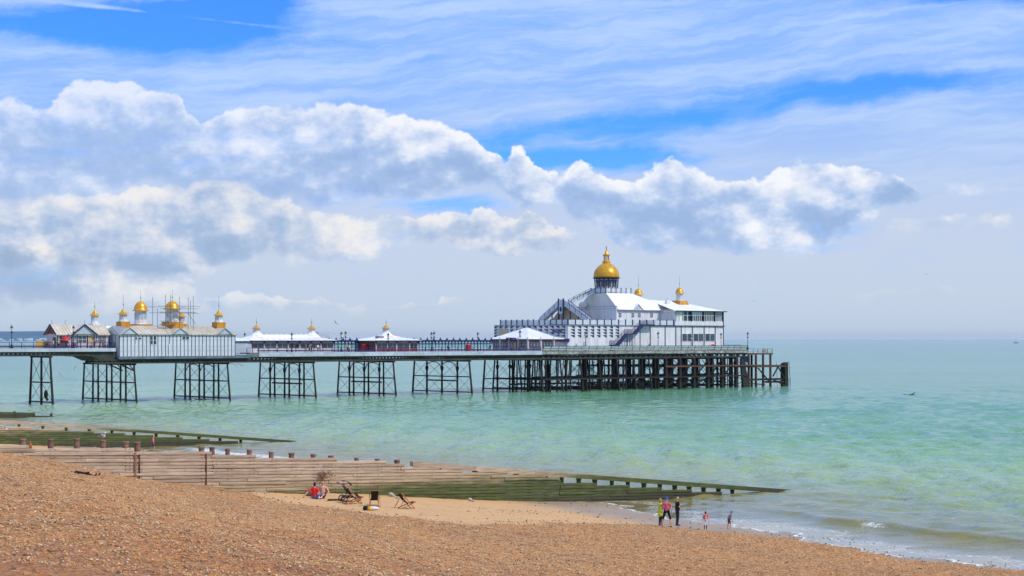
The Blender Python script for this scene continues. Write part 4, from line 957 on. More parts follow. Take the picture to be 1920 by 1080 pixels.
pa0, pa1, pb_0 = PA(1136, 12), PA(1183, 12), 12.0
pb_1 = PB(1108, pa0)
tp = [(pa0, pb_0), (pa1, pb_0), (pa1, pb_1), (pa0, pb_1)]
bs_ = [(u0 + .06, ub0 - .3, ze2 + .02), (177.5, ub0 - .4, ze2 + .02), (177.5, ub1, ze2 + .02), (u0 + .06, ub1, ze2 + .02)]
mb = MB(PIER); tq = [(x, y, pz) for x, y in tp]
for i in range(4): slope(mb, [bs_[i], bs_[(i + 1) % 4], tq[(i + 1) % 4], tq[i]])
slope(mb, tq)
mrf = mb.build('main_roof', M['roofw'], pv)
for p, q in ((bs_[0], tq[0]), (bs_[1], tq[1]), (bs_[3], tq[3])): MB(PIER).beam(p, q, .14, .14).build('hip_roll', M['roofw'], mrf)
mb = MB(PIER); rz = PZ(557, 172, 14)      # lower ridge running on to the end block
slope(mb, [(166, ub0 - .42, ze2 + .04), (181, ub0 - .42, ze2 + .04), (181, 16, rz - .9), (166, 16, rz)]); slope(mb, [(181, 24, ze2), (166, 24, ze2), (166, 16.02, rz), (181, 16.02, rz - .9)]); mb.build('ridge_roof', M['roofw'], pv)
ga = PA(1195, ub0)
MB(PIER).extr([(ga - 1.7, ze2 + .05), (ga + 1.7, ze2 + .05), (ga, ze2 + 1.35)], ub0 - .3, ub0 - .12).build('dormer_gable', M['fascia'], pv)
mb = MB(PIER); slope(mb, [(ga - 1.9, ub0 - .45, ze2), (ga, ub0 - .45, ze2 + 1.5), (ga, 12, ze2 + 1.5), (ga - 1.9, 12, ze2)], .1); slope(mb, [(ga + .01, ub0 - .45, ze2 + 1.5), (ga + 1.9, ub0 - .45, ze2), (ga + 1.9, 12, ze2), (ga + .01, 12, ze2 + 1.5)], .1); mb.build('dormer_roof', M['roofw'], pv)
# platform rail, drum, dome and lantern
for (x0, y0), (x1, y1), n in ((tp[0], tp[1], 5), (tp[0], tp[3], 3), (tp[1], tp[2], 3)):
    for i in range(n + 1):
        a, b = x0 + (x1 - x0) * i / n, y0 + (y1 - y0) * i / n; MB(PIER).box(a - .09, a + .09, b - .09, b + .09, pz, pz + 1.35).build('platform_post', M['navy'], pv)
    MB(PIER).beam((x0, y0, pz + .65), (x1, y1, pz + .65), .04, 1.0).build('platform_panel', M['panel'], pv)
db = (pb_0 + pb_1) / 2 + .3; da = PA(1137, db)
zz = lambda y: PZ(y, da, db)
dome = MB(PIER).lathe(da, db, [(2.55, pz), (2.55, zz(523.5))], 16).build('drum', M['white'], pv)
for i in range(16):
    t = 2 * math.pi * (i + .5) / 16; c, s_ = math.cos(t), math.sin(t)
    MB(PIER).beam((da + 2.75 * c, db + 2.75 * s_, pz), (da + 3.0 * c, db + 3.0 * s_, zz(522)), .2, .2).build('drum_column', M['navy'], dome)
    t = 2 * math.pi * i / 16; c, s_ = math.cos(t), math.sin(t); x_, y_ = -s_ * .32, c * .32; r_ = 2.5
    MB(PIER).hexa([(da + r_ * c - x_, db + r_ * s_ - y_, zz(538)), (da + r_ * c + x_, db + r_ * s_ + y_, zz(538)), (da + r_ * 1.03 * c + x_, db + r_ * 1.03 * s_ + y_, zz(538)), (da + r_ * 1.03 * c - x_, db + r_ * 1.03 * s_ - y_, zz(538))],
                  [(da + r_ * c - x_, db + r_ * s_ - y_, zz(527)), (da + r_ * c + x_, db + r_ * s_ + y_, zz(527)), (da + r_ * 1.03 * c + x_, db + r_ * 1.03 * s_ + y_, zz(527)), (da + r_ * 1.03 * c - x_, db + r_ * 1.03 * s_ - y_, zz(527))]).build('drum_window', M['glass'], dome)
MB(PIER).lathe(da, db, [(2.9, zz(527.5)), (2.98, zz(527.5)), (3.0, zz(526)), (2.9, zz(526))], 24).build('drum_band', M['navy'], dome)
MB(PIER).lathe(da, db, [(2.6, zz(523.5)), (3.5, zz(522)), (3.55, zz(521.2)), (3.1, zz(520.8))], 24).build('dome_cornice', M['navy'], dome)
R0 = 3.2; hb = zz(520.8); ht_ = zz(494.5)
prof = [(R0, hb), (R0 * 1.01, hb + .3), (R0 * .995, hb + .8), (R0 * .95, hb + 1.4), (R0 * .86, hb + 2.0), (R0 * .72, hb + 2.6), (R0 * .53, hb + 3.1), (R0 * .36, ht_ - .05), (R0 * .33, ht_)]
gd = MB(PIER).lathe(da, db, prof, 48).build('golden_dome', M['gold'], pv, smooth=True)
mb = MB(PIER)
for i in range(16):
    t = 2 * math.pi * i / 16
    for (r1, z1), (r2, z2) in zip(prof, prof[1:]): mb.beam((da + r1 * math.cos(t), db + r1 * math.sin(t), z1), (da + r2 * math.cos(t), db + r2 * math.sin(t), z2), .05, .05, (math.cos(t), math.sin(t), 0))
mb.build('dome_ribs', M['gold'], gd)
MB(PIER).lathe(da, db, [(1.05, ht_ - .1), (.98, zz(489.5)), (.75, zz(489)), (.72, zz(488.4))], 12).build('lantern_base', M['gold'], gd)
for i in range(6):
    t = math.pi * i / 3; MB(PIER).tube((da + .62 * math.cos(t), db + .62 * math.sin(t), zz(488.6)), (da + .62 * math.cos(t), db + .62 * math.sin(t), zz(480)), .11, n=6).build('lantern_column', M['gold'], gd)
MB(PIER).lathe(da, db, [(.7, zz(480.2)), (.98, zz(479)), (.95, zz(478.2)), (.5, zz(475.5)), (.25, zz(471.5)), (.12, zz(468)), (.05, zz(462.5))], 12).build('lantern_spire', M['gold'], gd)
MB(PIER).ball((da, db, zz(464.5)), .2).box(da - .18, da + .18, db - .03, db + .03, zz(462.6), zz(462)).box(da - .03, da + .03, db - .03, db + .03, zz(463), zz(460.6)).build('finial', M['gold'], gd)
# stairs over the roof and up to the platform
def flight(p, q, wdt, pm, rail=1.15, across=(0, 1, 0), nst=5, white=True):
    ac = Vector(across) * wdt; P_, Q_ = Vector(p), Vector(q)
    f = MB(PIER).beam(P_ + ac / 2, Q_ + ac / 2, wdt if abs(ac.y) > .01 else wdt, .35).build('stair_flight', pm, pv)
    for side in (Vector((0, 0, 0)), ac):
        for i in range(nst + 1):
            c = P_ + (Q_ - P_) * i / nst + side; MB(PIER).beam(c, c + Vector((0, 0, rail)), .1, .1).build('baluster_post', M['navy'], f)
        mb = MB(PIER); mb.beam(P_ + side + Vector((0, 0, rail)), Q_ + side + Vector((0, 0, rail)), .08, .1); mb.build('handrail', M['navy'], f)
        if white:
            a_ = P_ + side + Vector((0, 0, .55)); b_ = Q_ + side + Vector((0, 0, .55)); MB(PIER).beam(a_, b_, .04, .75).build('stair_panel', M['panel'], f)
    return f
sa = 150.0                                # the double stair runs across the terrace
yx = lambda x, y: (sa, PB(x, sa), PZ(y, sa, PB(x, sa)))
L0, L1 = yx(1048, 571), yx(1057, 571); AX = (1, 0, 0)
flight(yx(1012, 604), L0, 1.5, M['white'], 1.15, AX, 4); flight(yx(1101, 604), L1, 1.5, M['white'], 1.15, AX, 4)
MB(PIER).box(sa, sa + 1.5, L1[1] - .1, L0[1] + .1, L0[2] - .3, L0[2]).build('landing', M['white'], pv)
for p in (L0, L1): MB(PIER).box(sa - .3, sa - .02, p[1] - .15, p[1] + .15, zt, L0[2] + 1.5).build('stair_tower_post', M['navy'], pv)
tw = MB(PIER).box(sa - .2, sa - .1, L1[1] + .16, L0[1] - .16, PZ(588, sa, L0[1]), L0[2] + 1.2).build('stair_tower_panel', M['panel'], pv)
cc = (L0[1] + L1[1]) / 2; zc = PZ(580, sa, cc)
MB(PIER).extr([(cc + .42 * math.cos(t), zc + .62 * math.sin(t)) for t in np.linspace(0, 2 * math.pi, 17)[:-1]], sa - .26, sa - .205, 'yz').build('oval_emblem', M['navy'], tw)
for x, y in ((1033, 586), (1046, 575), (1067, 582), (1082, 590)):
    p = yx(x, y); MB(PIER).box(sa + .3, sa + .5, p[1] - .12, p[1] + .12, zt, p[2] - .2).build('stair_support', M['navy'], pv)
MB(PIER).extr([(PB(1020, sa), zt), (PB(1094, sa), zt), (L1[1], L1[2] - .4), (L0[1], L0[2] - .4)], sa + 1.2, sa + 1.3, 'yz').build('stair_back_wall', M['buff'], pv)
flight((sa + 1.5, L1[1] - 1.3, L1[2]), (pa0, pb_1 - 1.4, pz), 1.3, M['white'], 1.25, (0, 1, 0), 4)
va = PA(1093, 20); vz = PZ(573, va, 20)
MB(PIER).lathe(va, 20, [(.9, vz - .4), (1.15, vz + .3), (.8, vz + .8), (.3, vz + 1.0)], 12).build('roof_ventilator', M['roofw'], pv)
# outside stair up to the terrace, navy steel
xy = lambda x, y, b: (PA(x, b), b, PZ(y, PA(x, b), b))
pts = [xy(x, y, 2.6) for x, y in ((1134, 649.5), (1150, 647), (1160, 647), (1178, 626), (1192, 626), (1208, 609), (1228, 609))]
for p, q in zip(pts[1:], pts[2:]):
    f = MB(PIER).beam(Vector(p) + Vector((0, .6, 0)), Vector(q) + Vector((0, .6, 0)), 1.3, .28).build('steel_stair', M['navy'], pv)
    for sd_ in (0, 1.25):
        P_, Q_ = Vector(p) + Vector((0, sd_, 0)), Vector(q) + Vector((0, sd_, 0))
        mb = MB(PIER)
        for hh in (1.1, .6): mb.beam(P_ + Vector((0, 0, hh)), Q_ + Vector((0, 0, hh)), .06, .06)
        for i in range(4): c = P_ + (Q_ - P_) * i / 3; mb.beam(c, c + Vector((0, 0, 1.1)), .06, .06)
        mb.build('stair_rail', M['navy'], f)
for x in (1176, 1181, 1185, 1200): p = xy(x, 627, 2.7); MB(PIER).box(p[0] - .08, p[0] + .08, 2.6, 2.76, ZD, p[2] - (0 if x < 1195 else -.9)).build('stair_leg', M['navy'], pv)
# ground floor trim on the seaward part
for x in (1219, 1247, 1267, 1277, 1298, 1320, 1341):
    a = PA(x, b0); MB(PIER).box(a - .12, a + .12, b0 - .09, b0 - .002, ZD, 15.6).build('wall_post', M['navy'], pv)
a = 192.1; MB(PIER).box(a - .1, a + .12, 5.45, 5.6, ZD, 19.3).build('wall_post', M['navy'], pv)
MB(PIER).box(164.0, 187.3, b0 - .3, b0 + .02, 15.62, 15.82).build('string_course', M['navy'], pv)
MB(PIER).beam((187.3, b0 - .2, 15.72), (192.5, 5.4, 15.72), .25, .2).build('string_course', M['navy'], pv)
MB(PIER).box(153.5, 154.3, b0 - .05, b0 - .003, ZD + .1, ZD + 2.2).build('door', M['panel'], pv)
MB(PIER).box(m0 + 5, m0 + 6.1, b0 - .05, b0 - .003, ZD, ZD + 2.1).build('door', M['fascia'], pv)
for x0, x1 in ((1279, 1297), (1300, 1318.5), (1322, 1340)):
    a0_, a1_ = PA(x0, b0), PA(x1, b0); window(pv, a0_, a1_, b0 - .002, PZ(640, a0_, b0), PZ(625.5, a0_, b0), 2, 1, glass='glass', fw=.12)
# upper glazed end block with hipped roof
zs0, zs1, zs2 = 15.83, PZ(603, 177, b0), PZ(584, 177, b0)
cham2 = [(172.72, b0), (187.3, b0), (192.2, 5.6), (194.0, 9.5), (194.0, 24), (172.72, 24)]
MB(PIER).extr(cham2, zs0, zs1, 'xy').build('spandrel_wall', M['white'], pv)
inner = [(172.9, b0 + .4), (187.1, b0 + .4), (191.8, 5.95), (193.6, 9.7), (193.6, 23.6), (172.9, 23.6)]
MB(PIER).extr(inner, zs1, zs2, 'xy').build('glazed_wall', M['glass'], pv)
def glaze_row(p, q, n, name='mullion'):
    for i in range(n + 1):
        t = i / n; a, b = p[0] + (q[0] - p[0]) * t, p[1] + (q[1] - p[1]) * t
        big_ = i in (0, n); w_ = .13 if big_ else .075
        MB(PIER).box(a - w_, a + w_, b - w_, b + w_, zs1, zs2).build(name, M['navy' if big_ else 'white'], pv)
    for f_, h_ in ((.62, .14), (.04, .14)):
        z = zs1 + (zs2 - zs1) * f_; MB(PIER).beam((p[0], p[1], z), (q[0], q[1], z), .1, h_).build('transom', M['white'], pv)
for (p, q, n) in (((172.8, b0 + .12), (178.5, b0 + .12), 4), ((178.5, b0 + .12), (182.9, b0 + .12), 6), ((182.9, b0 + .12), (187.2, b0 + .12), 7), ((187.2, b0 + .12), (192.0, 5.7), 7)): glaze_row(p, q, n)
MB(PIER).box(172.9, 175.4, b0 + .2, b0 + .38, zs1, zs2).build('blank_panel', M['white'], pv)
MB(PIER).box(178.7, 182.7, b0 + .2, b0 + .38, zs1 + (zs2 - zs1) * .62, zs2).build('blank_panel', M['panel'], pv)
MB(PIER).box(172.55, 172.7, b0, 24, zs0, zs2).build('end_wall', M['white'], pv)
ap0, ap1 = (179.0, 13, PZ(567, 180, 13)), (184.5, 13, PZ(567, 184, 13))
ev = [(172.2, b0 - .6, zs2 + .1), (183.2, b0 - .6, zs2 + .1), (188.3, b0 - .6, zs2 + .1), (193.0, 5.1, zs2 + .1), (194.8, 9.3, zs2 + .1), (194.8, 24.5, zs2 + .1), (172.2, 24.5, zs2 + .1)]
mb = MB(PIER)
slope(mb, [ev[0], ev[1], ap1, ap0]); slope(mb, [ev[1], ev[2], ap1]); slope(mb, [ev[2], ev[3], ap1]); slope(mb, [ev[3], ev[4], ap1]); slope(mb, [ev[4], ev[5], ap1]); slope(mb, [ev[5], ev[6], ap0, ap1]); slope(mb, [ev[6], ev[0], ap0])
mb.build('end_roof', M['roofw'], pv)
mb = MB(PIER); slope(mb, [(172.3, b0 - .3, zs2 + .12), (176.5, b0 - .3, zs2 + .12), (180, 12.5, 22.2), (172.3, 12.5, 22.2)]); mb.build('link_roof', M['roofw'], pv)
for p, q in zip(ev, ev[1:4]): MB(PIER).beam(p, q, .16, .22).build('eaves_gutter', M['lampiron'], pv)
for p in (ap0, ap1): MB(PIER).tube(p, (p[0], p[1], p[2] + 1.1), .05, n=5).build('finial', M['lampiron'], pv)
cupola(pv, PA(1274, 12), 12, PZ(574, 182, 12) - 1.5, 1.3, PZ(564, 182, 12), PZ(550.5, 182, 12), PZ(539, 182, 12), PZ(516, 182, 12), 'dome', None, .95, 8)
MB(PIER).hexa([(PA(1274, 12) - 1.9, 10.1, PZ(574.5, 182, 12)), (PA(1274, 12) + 1.9, 10.1, PZ(574.5, 182, 12)), (PA(1274, 12) + 1.9, 13.9, PZ(574.5, 182, 12)), (PA(1274, 12) - 1.9, 13.9, PZ(574.5, 182, 12))], [(PA(1274, 12) - 1.35, 10.65, PZ(563.8, 182, 12)), (PA(1274, 12) + 1.35, 10.65, PZ(563.8, 182, 12)), (PA(1274, 12) + 1.35, 13.35, PZ(563.8, 182, 12)), (PA(1274, 12) - 1.35, 13.35, PZ(563.8, 182, 12))]).build('cupola_base', M['ochre'], pv)
a2 = PA(1197, 24); cupola(pv, a2, 24, 20, 1.2, PZ(566, a2, 24), PZ(553, a2, 24), PZ(541, a2, 24), PZ(517, a2, 24), 'dome', 'white', 1.0, 8)
MB(PIER).box(175.4, 176.3, 9.5, 10.3, 21.0, 22.4).build('chimney', M['white'], pv)
# bowed entrance hall on the landward face
fa = m0 - 7.2
bow = [(m0 - .02, b0 + .3), (fa, 10.3), (fa, 23.6), (m0 - .02, b1 - .2)]
eh = thing('entrance_hall', 'low bowed entrance hall with white tented roof and blue porch before the pavilion', 'building', (fa, 17, ZD), PIER)
ez = 12.45
mb = MB(PIER); mb.extr([(x + .35, y) for x, y in bow], ZD, ez - .05, 'xy'); mb.build('wall', M['pinkw'], eh)
apx = (m0 - .05, 18.3, PZ(613, m0, 18.3)); mb = MB(PIER); eb = [(m0 - .05, b0 - .2, ez), (fa - .3, 10.1, ez), (fa - .3, 23.8, ez), (m0 - .05, b1 + .3, ez)]
for i in range(3): slope(mb, [eb[i], apx, eb[i + 1]], .1)
mb.build('roof', M['roofw'], eh)
def wall_run(p, q, n, signs):
    P_, Q_ = Vector((p[0], p[1], 0)), Vector((q[0], q[1], 0)); d = (Q_ - P_); nrm = Vector((-abs(d.y), -abs(d.x) if d.x < 0 or d.y > 0 and d.x != 0 else 0, 0)); nrm = Vector((d.y, -d.x, 0)).normalized(); 
    if nrm.x > 0: nrm = -nrm
    for i in range(n + 1):
        c = P_ + d * i / n + nrm * .05
        MB(PIER).beam(c + Vector((0, 0, ZD)), c + Vector((0, 0, ez + .35)), .32, .32).build('pilaster', M['pinkw'], eh)
        if i < n:
            c0, c1 = P_ + d * (i + .14) / n + nrm * .03, P_ + d * (i + .86) / n + nrm * .03
            MB(PIER).beam(c0 + Vector((0, 0, ez - .35)), c1 + Vector((0, 0, ez - .35)), .08, .6).build('name_board', M['brown'], eh)
            if signs[i] == 'w':
                for k in range(3):
                    e0, e1 = P_ + d * (i + .16 + k * .24) / n + nrm * .02, P_ + d * (i + .36 + k * .24) / n + nrm * .02
                    w_ = MB(PIER).beam(e0 + Vector((0, 0, 11.0)), e1 + Vector((0, 0, 11.0)), .06, 1.25).build('window', M['glass'], eh)
                    e2 = (e0 + e1) / 2 + nrm * .04
                    MB(PIER).beam(e2 + Vector((0, 0, 10.4)), e2 + Vector((0, 0, 11.6)), .05, .05).beam(e0 + nrm * .04 + Vector((0, 0, 11.0)), e1 + nrm * .04 + Vector((0, 0, 11.0)), .05, .05).build('window_frame', M['white'], w_)
wall_run((m0 - .02, b0 + .3), (fa, 10.3), 3, 'xww'); wall_run((fa, 10.3), (fa, 23.6), 4, 'wdww'); wall_run((fa, 23.6), (m0, b1 - .2), 2, 'ww')
pb0, pb1 = 14.0, 16.7
MB(PIER).extr([(pb0, 12.15), (pb1, 12.15), (pb1 - .25, 12.75), (pb0 + .25, 12.75)], fa - 1.5, fa - .2, 'yz').build('porch_canopy', M['navy'], eh)
for b in (pb0 + .1, pb1 - .1): MB(PIER).box(fa - 1.45, fa - 1.3, b - .07, b + .07, ZD, 12.15).build('porch_post', M['navy'], eh)
MB(PIER).ball((fa - 1.55, (pb0 + pb1) / 2, 12.45), .16).build('porch_lamp', M['lantern'], eh)
MB(PIER).box(fa - .1, fa + .1, pb0 + .5, pb1 - .5, ZD, 11.8).build('door', M['buff'], eh)
MB(PIER).beam((m0 - 1.2, b0 - .1, 12.15), (m0 + .3, b0 - .12, 12.15), .2, .75).build('blue_corner_sign', M['navy'], eh)
MB(PIER).box(116.5, 118.5, 11.6, 14, 9.7, 12.5).build('side_wing', M['pinkw'], eh) if False else None
# ------------------------------------------------------------------ lamp posts
def make_lamp():
    t = thing('lamp_post', 'x', 'lamp post', (0, 0, 0), PIER, 'lamp posts along the pier')
    MB(PIER).lathe(0, 0, [(.24, 0), (.24, .5), (.17, .62), (.12, .9)], 8).build('pedestal', M['lampiron'], t)
    MB(PIER).tube((0, 0, .88), (0, 0, 3.2), .075, .055, 7).lathe(0, 0, [(.06, 1.9), (.13, 2.0), (.06, 2.1)], 8).build('pole', M['lampiron'], t)
    MB(PIER).beam((-.5, 0, 2.95), (.5, 0, 2.95), .06, .06).lathe(0, 0, [(.06, 3.0), (.22, 3.12), (.1, 3.25)], 8).build('ladder_bar', M['lampiron'], t)
    MB(PIER).lathe(0, 0, [(.13, 3.26), (.27, 3.85)], 6).build('lantern', M['lantern'], t)
    MB(PIER).lathe(0, 0, [(.33, 3.86), (.3, 3.95), (.14, 4.2), (.05, 4.3), (.03, 4.5)], 6).build('lantern_cap', M['lampiron'], t)
    return t
lamp0 = make_lamp(); first = True
LAMPS = [(22, 1.5, 10.65, 1.0, 'lamp post leftmost on the pier, standing alone at the railing'), (96, 8.8, 10.65, 1.0, 'lamp post behind the landward gable of the cream roofed kiosk'),
 (138, 1.5, 10.65, 1.0, 'lamp post in front of the cream roofed kiosk'), (459, 18, ZD, .95, 'lamp post just right of the white shed, behind the shelter roof'),
 (547, 1.6, ZD, .95, 'lamp post in front of the middle of the glazed shelter'), (640, 1.6, ZD, 1.0, 'nearer of two lamp posts right of the glazed shelter'),
 (648, 20, ZD, 1.05, 'farther of two lamp posts right of the glazed shelter'), (728, 1.6, ZD, .95, 'lamp post in front of the tea kiosk'),
 (809, 1.6, ZD, 1.0, 'nearer lamp post of the pair right of the tea kiosk'), (814, 20, ZD, 1.05, 'farther lamp post of the pair right of the tea kiosk'),
 (896, 1.6, ZD, 1.0, 'lamp post before the wind screen, left of the entrance hall'), (975, 3.0, ZD, 1.12, 'lamp post in front of the entrance hall porch'),
 (1098, 1.7, ZD, 1.05, 'lamp post before the blue painted-shade wedges of the pavilion wall'), (1234, 1.7, ZD, 1.05, 'lamp post right of the foot of the navy stairs'),
 (1296, 1.7, ZD, .85, 'short lamp post before the pavilion ground floor windows'), (1352, 1.7, ZD, 1.0, 'lamp post beside the red box at the pavilion corner'), (1402, 2.4, ZD, 1.05, 'lamp post at the seaward end of the pier head')]
for x, b, z, sc_, lab in LAMPS:
    wm = PIER @ Matrix.Translation((PA(x, b), b, z)) @ Matrix.Scale(sc_, 4)
    if first: lamp0.location = wm.to_translation(); lamp0.scale = (sc_,) * 3; lamp0['label'] = lab; first = False
    else: copy_thing(lamp0, wm, lab)
# red bins, boards and fittings on the deck
def bin_(x, b, w, h, label, key='red', name='bin'):
    a = PA(x, b); t = thing(name, label, name.replace('_', ' '), (a, b, ZD), PIER)
    MB(PIER).hexa([(a - w, b - w, ZD), (a + w, b - w, ZD), (a + w, b + w, ZD), (a - w, b + w, ZD)], [(a - w * 1.1, b - w * 1.1, ZD + h), (a + w * 1.1, b - w * 1.1, ZD + h), (a + w * 1.1, b + w * 1.1, ZD + h), (a - w * 1.1, b + w * 1.1, ZD + h)]).build('body', M[key], t)
    MB(PIER).lathe(a, b, [(w * 1.5, ZD + h + .002), (w * 1.2, ZD + h + .16), (.05, ZD + h + .2)], 8).build('lid', M[key], t)
bin_(1338, 3.2, .42, 1.25, 'red bin against the seaward ground floor windows of the pavilion'); bin_(684, 8, .5, 1.5, 'red cabinet before the wind screen left of the tea kiosk', name='cabinet'); bin_(878, 8, .4, 1.4, 'red cabinet before the long wind screen left of the pavilion', name='cabinet')
mb = MB(PIER); a = PA(82, 6)
tt = thing('hoarding', 'yellow hoarding panels left of the cream roofed kiosk', 'hoarding', (a, 6, 10.65), PIER)
for i in range(4): MB(PIER).box(a - 1.6 + i * .95, a - .7 + i * .95, 6, 6.06, 10.7, 12.0).build('panel', M['yellow'], tt)
para = thing('parasol', 'red parasol open beside the cream roofed kiosk', 'parasol', (PA(123, 2.2), 2.2, 10.65), PIER)
pa_ = PA(123, 2.2); MB(PIER).tube((pa_, 2.2, 10.66), (pa_, 2.2, 13.0), .04).build('pole', M['galv'], para)
MB(PIER).lathe(pa_, 2.2, [(1.0, 12.1), (.98, 12.16), (.7, 12.55), (.35, 12.85), (.03, 12.95)], 10).build('canopy', M['red'], para)

# ------------------------------------------------------------------ people
def capsule(mb, p, q, r0, r1):
    mb.ball(p, r0, 10, 8); mb.ball(q, r1, 10, 8)
    if (Vector(q) - Vector(p)).length > 1e-4: mb.tube(p, q, r0, r1, 10)
def person(label, loc, rotz, segs, mats, voxel=.022, scale=1.0, hands=(), eyes=None, group=None, frame=I4, extra=()):
    """segs: (p, q, r0, r1, key) in metres, facing +y; one continuous body, coloured by the nearest limb"""
    mb = MB()
    for p, q, r0, r1, k in segs: capsule(mb, p, q, r0, r1)
    me = bpy.data.meshes.new('tmp'); me.from_pydata(mb.v, [], mb.f); bm = bmesh.new(); bm.from_mesh(me); bmesh.ops.recalc_face_normals(bm, faces=bm.faces); bm.to_mesh(me); bm.free()
    ob = bpy.data.objects.new('tmp', me); COL.objects.link(ob)
    md = ob.modifiers.new('r', 'REMESH'); md.mode = 'VOXEL'; md.voxel_size = voxel
    sm_ = ob.modifiers.new('s', 'SMOOTH'); sm_.iterations = 3; sm_.factor = .5
    dg = bpy.context.evaluated_depsgraph_get(); me2 = bpy.data.meshes.new_from_object(ob.evaluated_get(dg)); bpy.data.objects.remove(ob)
    keys = []
    for s_ in segs:
        if s_[4] not in keys: keys.append(s_[4])
    n = len(me2.polygons); c = np.zeros(n * 3); me2.polygons.foreach_get('center', c); c = c.reshape(-1, 3); best = np.full(n, 1e9); idx = np.zeros(n, int)
    for p, q, r0, r1, k in segs:
        p, q = np.array(p, float), np.array(q, float); d = q - p; L = d @ d
        t = np.clip(((c - p) @ d) / L, 0, 1) if L > 1e-9 else np.zeros(n)
        dist = np.linalg.norm(c - p - t[:, None] * d, axis=1) - (r0 + (r1 - r0) * t); u_ = dist < best; best[u_] = dist[u_]; idx[u_] = keys.index(k)
    me2.materials.clear()
    for k in keys: me2.materials.append(M[mats.get(k, k)])
    me2.polygons.foreach_set('material_index', idx.astype(np.int32)); me2.shade_smooth()
    if hands:                              # fingers, rooted in the palms
        bm = bmesh.new(); bm.from_mesh(me2); si = keys.index('skin')
        for w_, d_, side in hands:
            w_, d_ = Vector(w_), Vector(d_).normalized(); x_ = d_.cross(Vector(side)).normalized(); s_ = Vector(side).normalized(); hm = MB()
            for i, ln in enumerate((.075, .085, .08, .062)):
                r = w_ + d_ * .045 + s_ * (.027 - .018 * i); m_ = r + d_ * ln * .55; hm.tube(r, m_, .009, .0085, 5); hm.tube(m_, m_ + (d_ + x_ * .35).normalized() * ln * .5, .0085, .007, 5)
            r = w_ + s_ * .03; hm.tube(r, r + (d_ * .6 + s_ * .7) * .06, .011, .009, 5)
            vs_ = [bm.verts.new(v) for v in hm.v]
            for f in hm.f: nf = bm.faces.new([vs_[i] for i in f]); nf.material_index = si
        bm.to_mesh(me2); bm.free()
    me2.name = 'person'; o = bpy.data.objects.new('person', me2); COL.objects.link(o)
    wm = frame @ Matrix.Translation(loc) @ Matrix.Rotation(rotz, 4, 'Z') @ Matrix.Scale(scale, 4)
    o.location = wm.to_translation(); o.rotation_euler = wm.to_euler(); o.scale = wm.to_scale(); MW[o.name] = wm
    o['label'] = label; o['category'] = 'person'
    if group: o['group'] = group
    if eyes:
        for e in eyes: MB(wm).ball(e, .012, 6, 5).build('eye', M['c_black'], o)
    for nm, fn, mk in extra: b_ = MB(wm); fn(b_); b_.build(nm, M[mk], o)
    return o
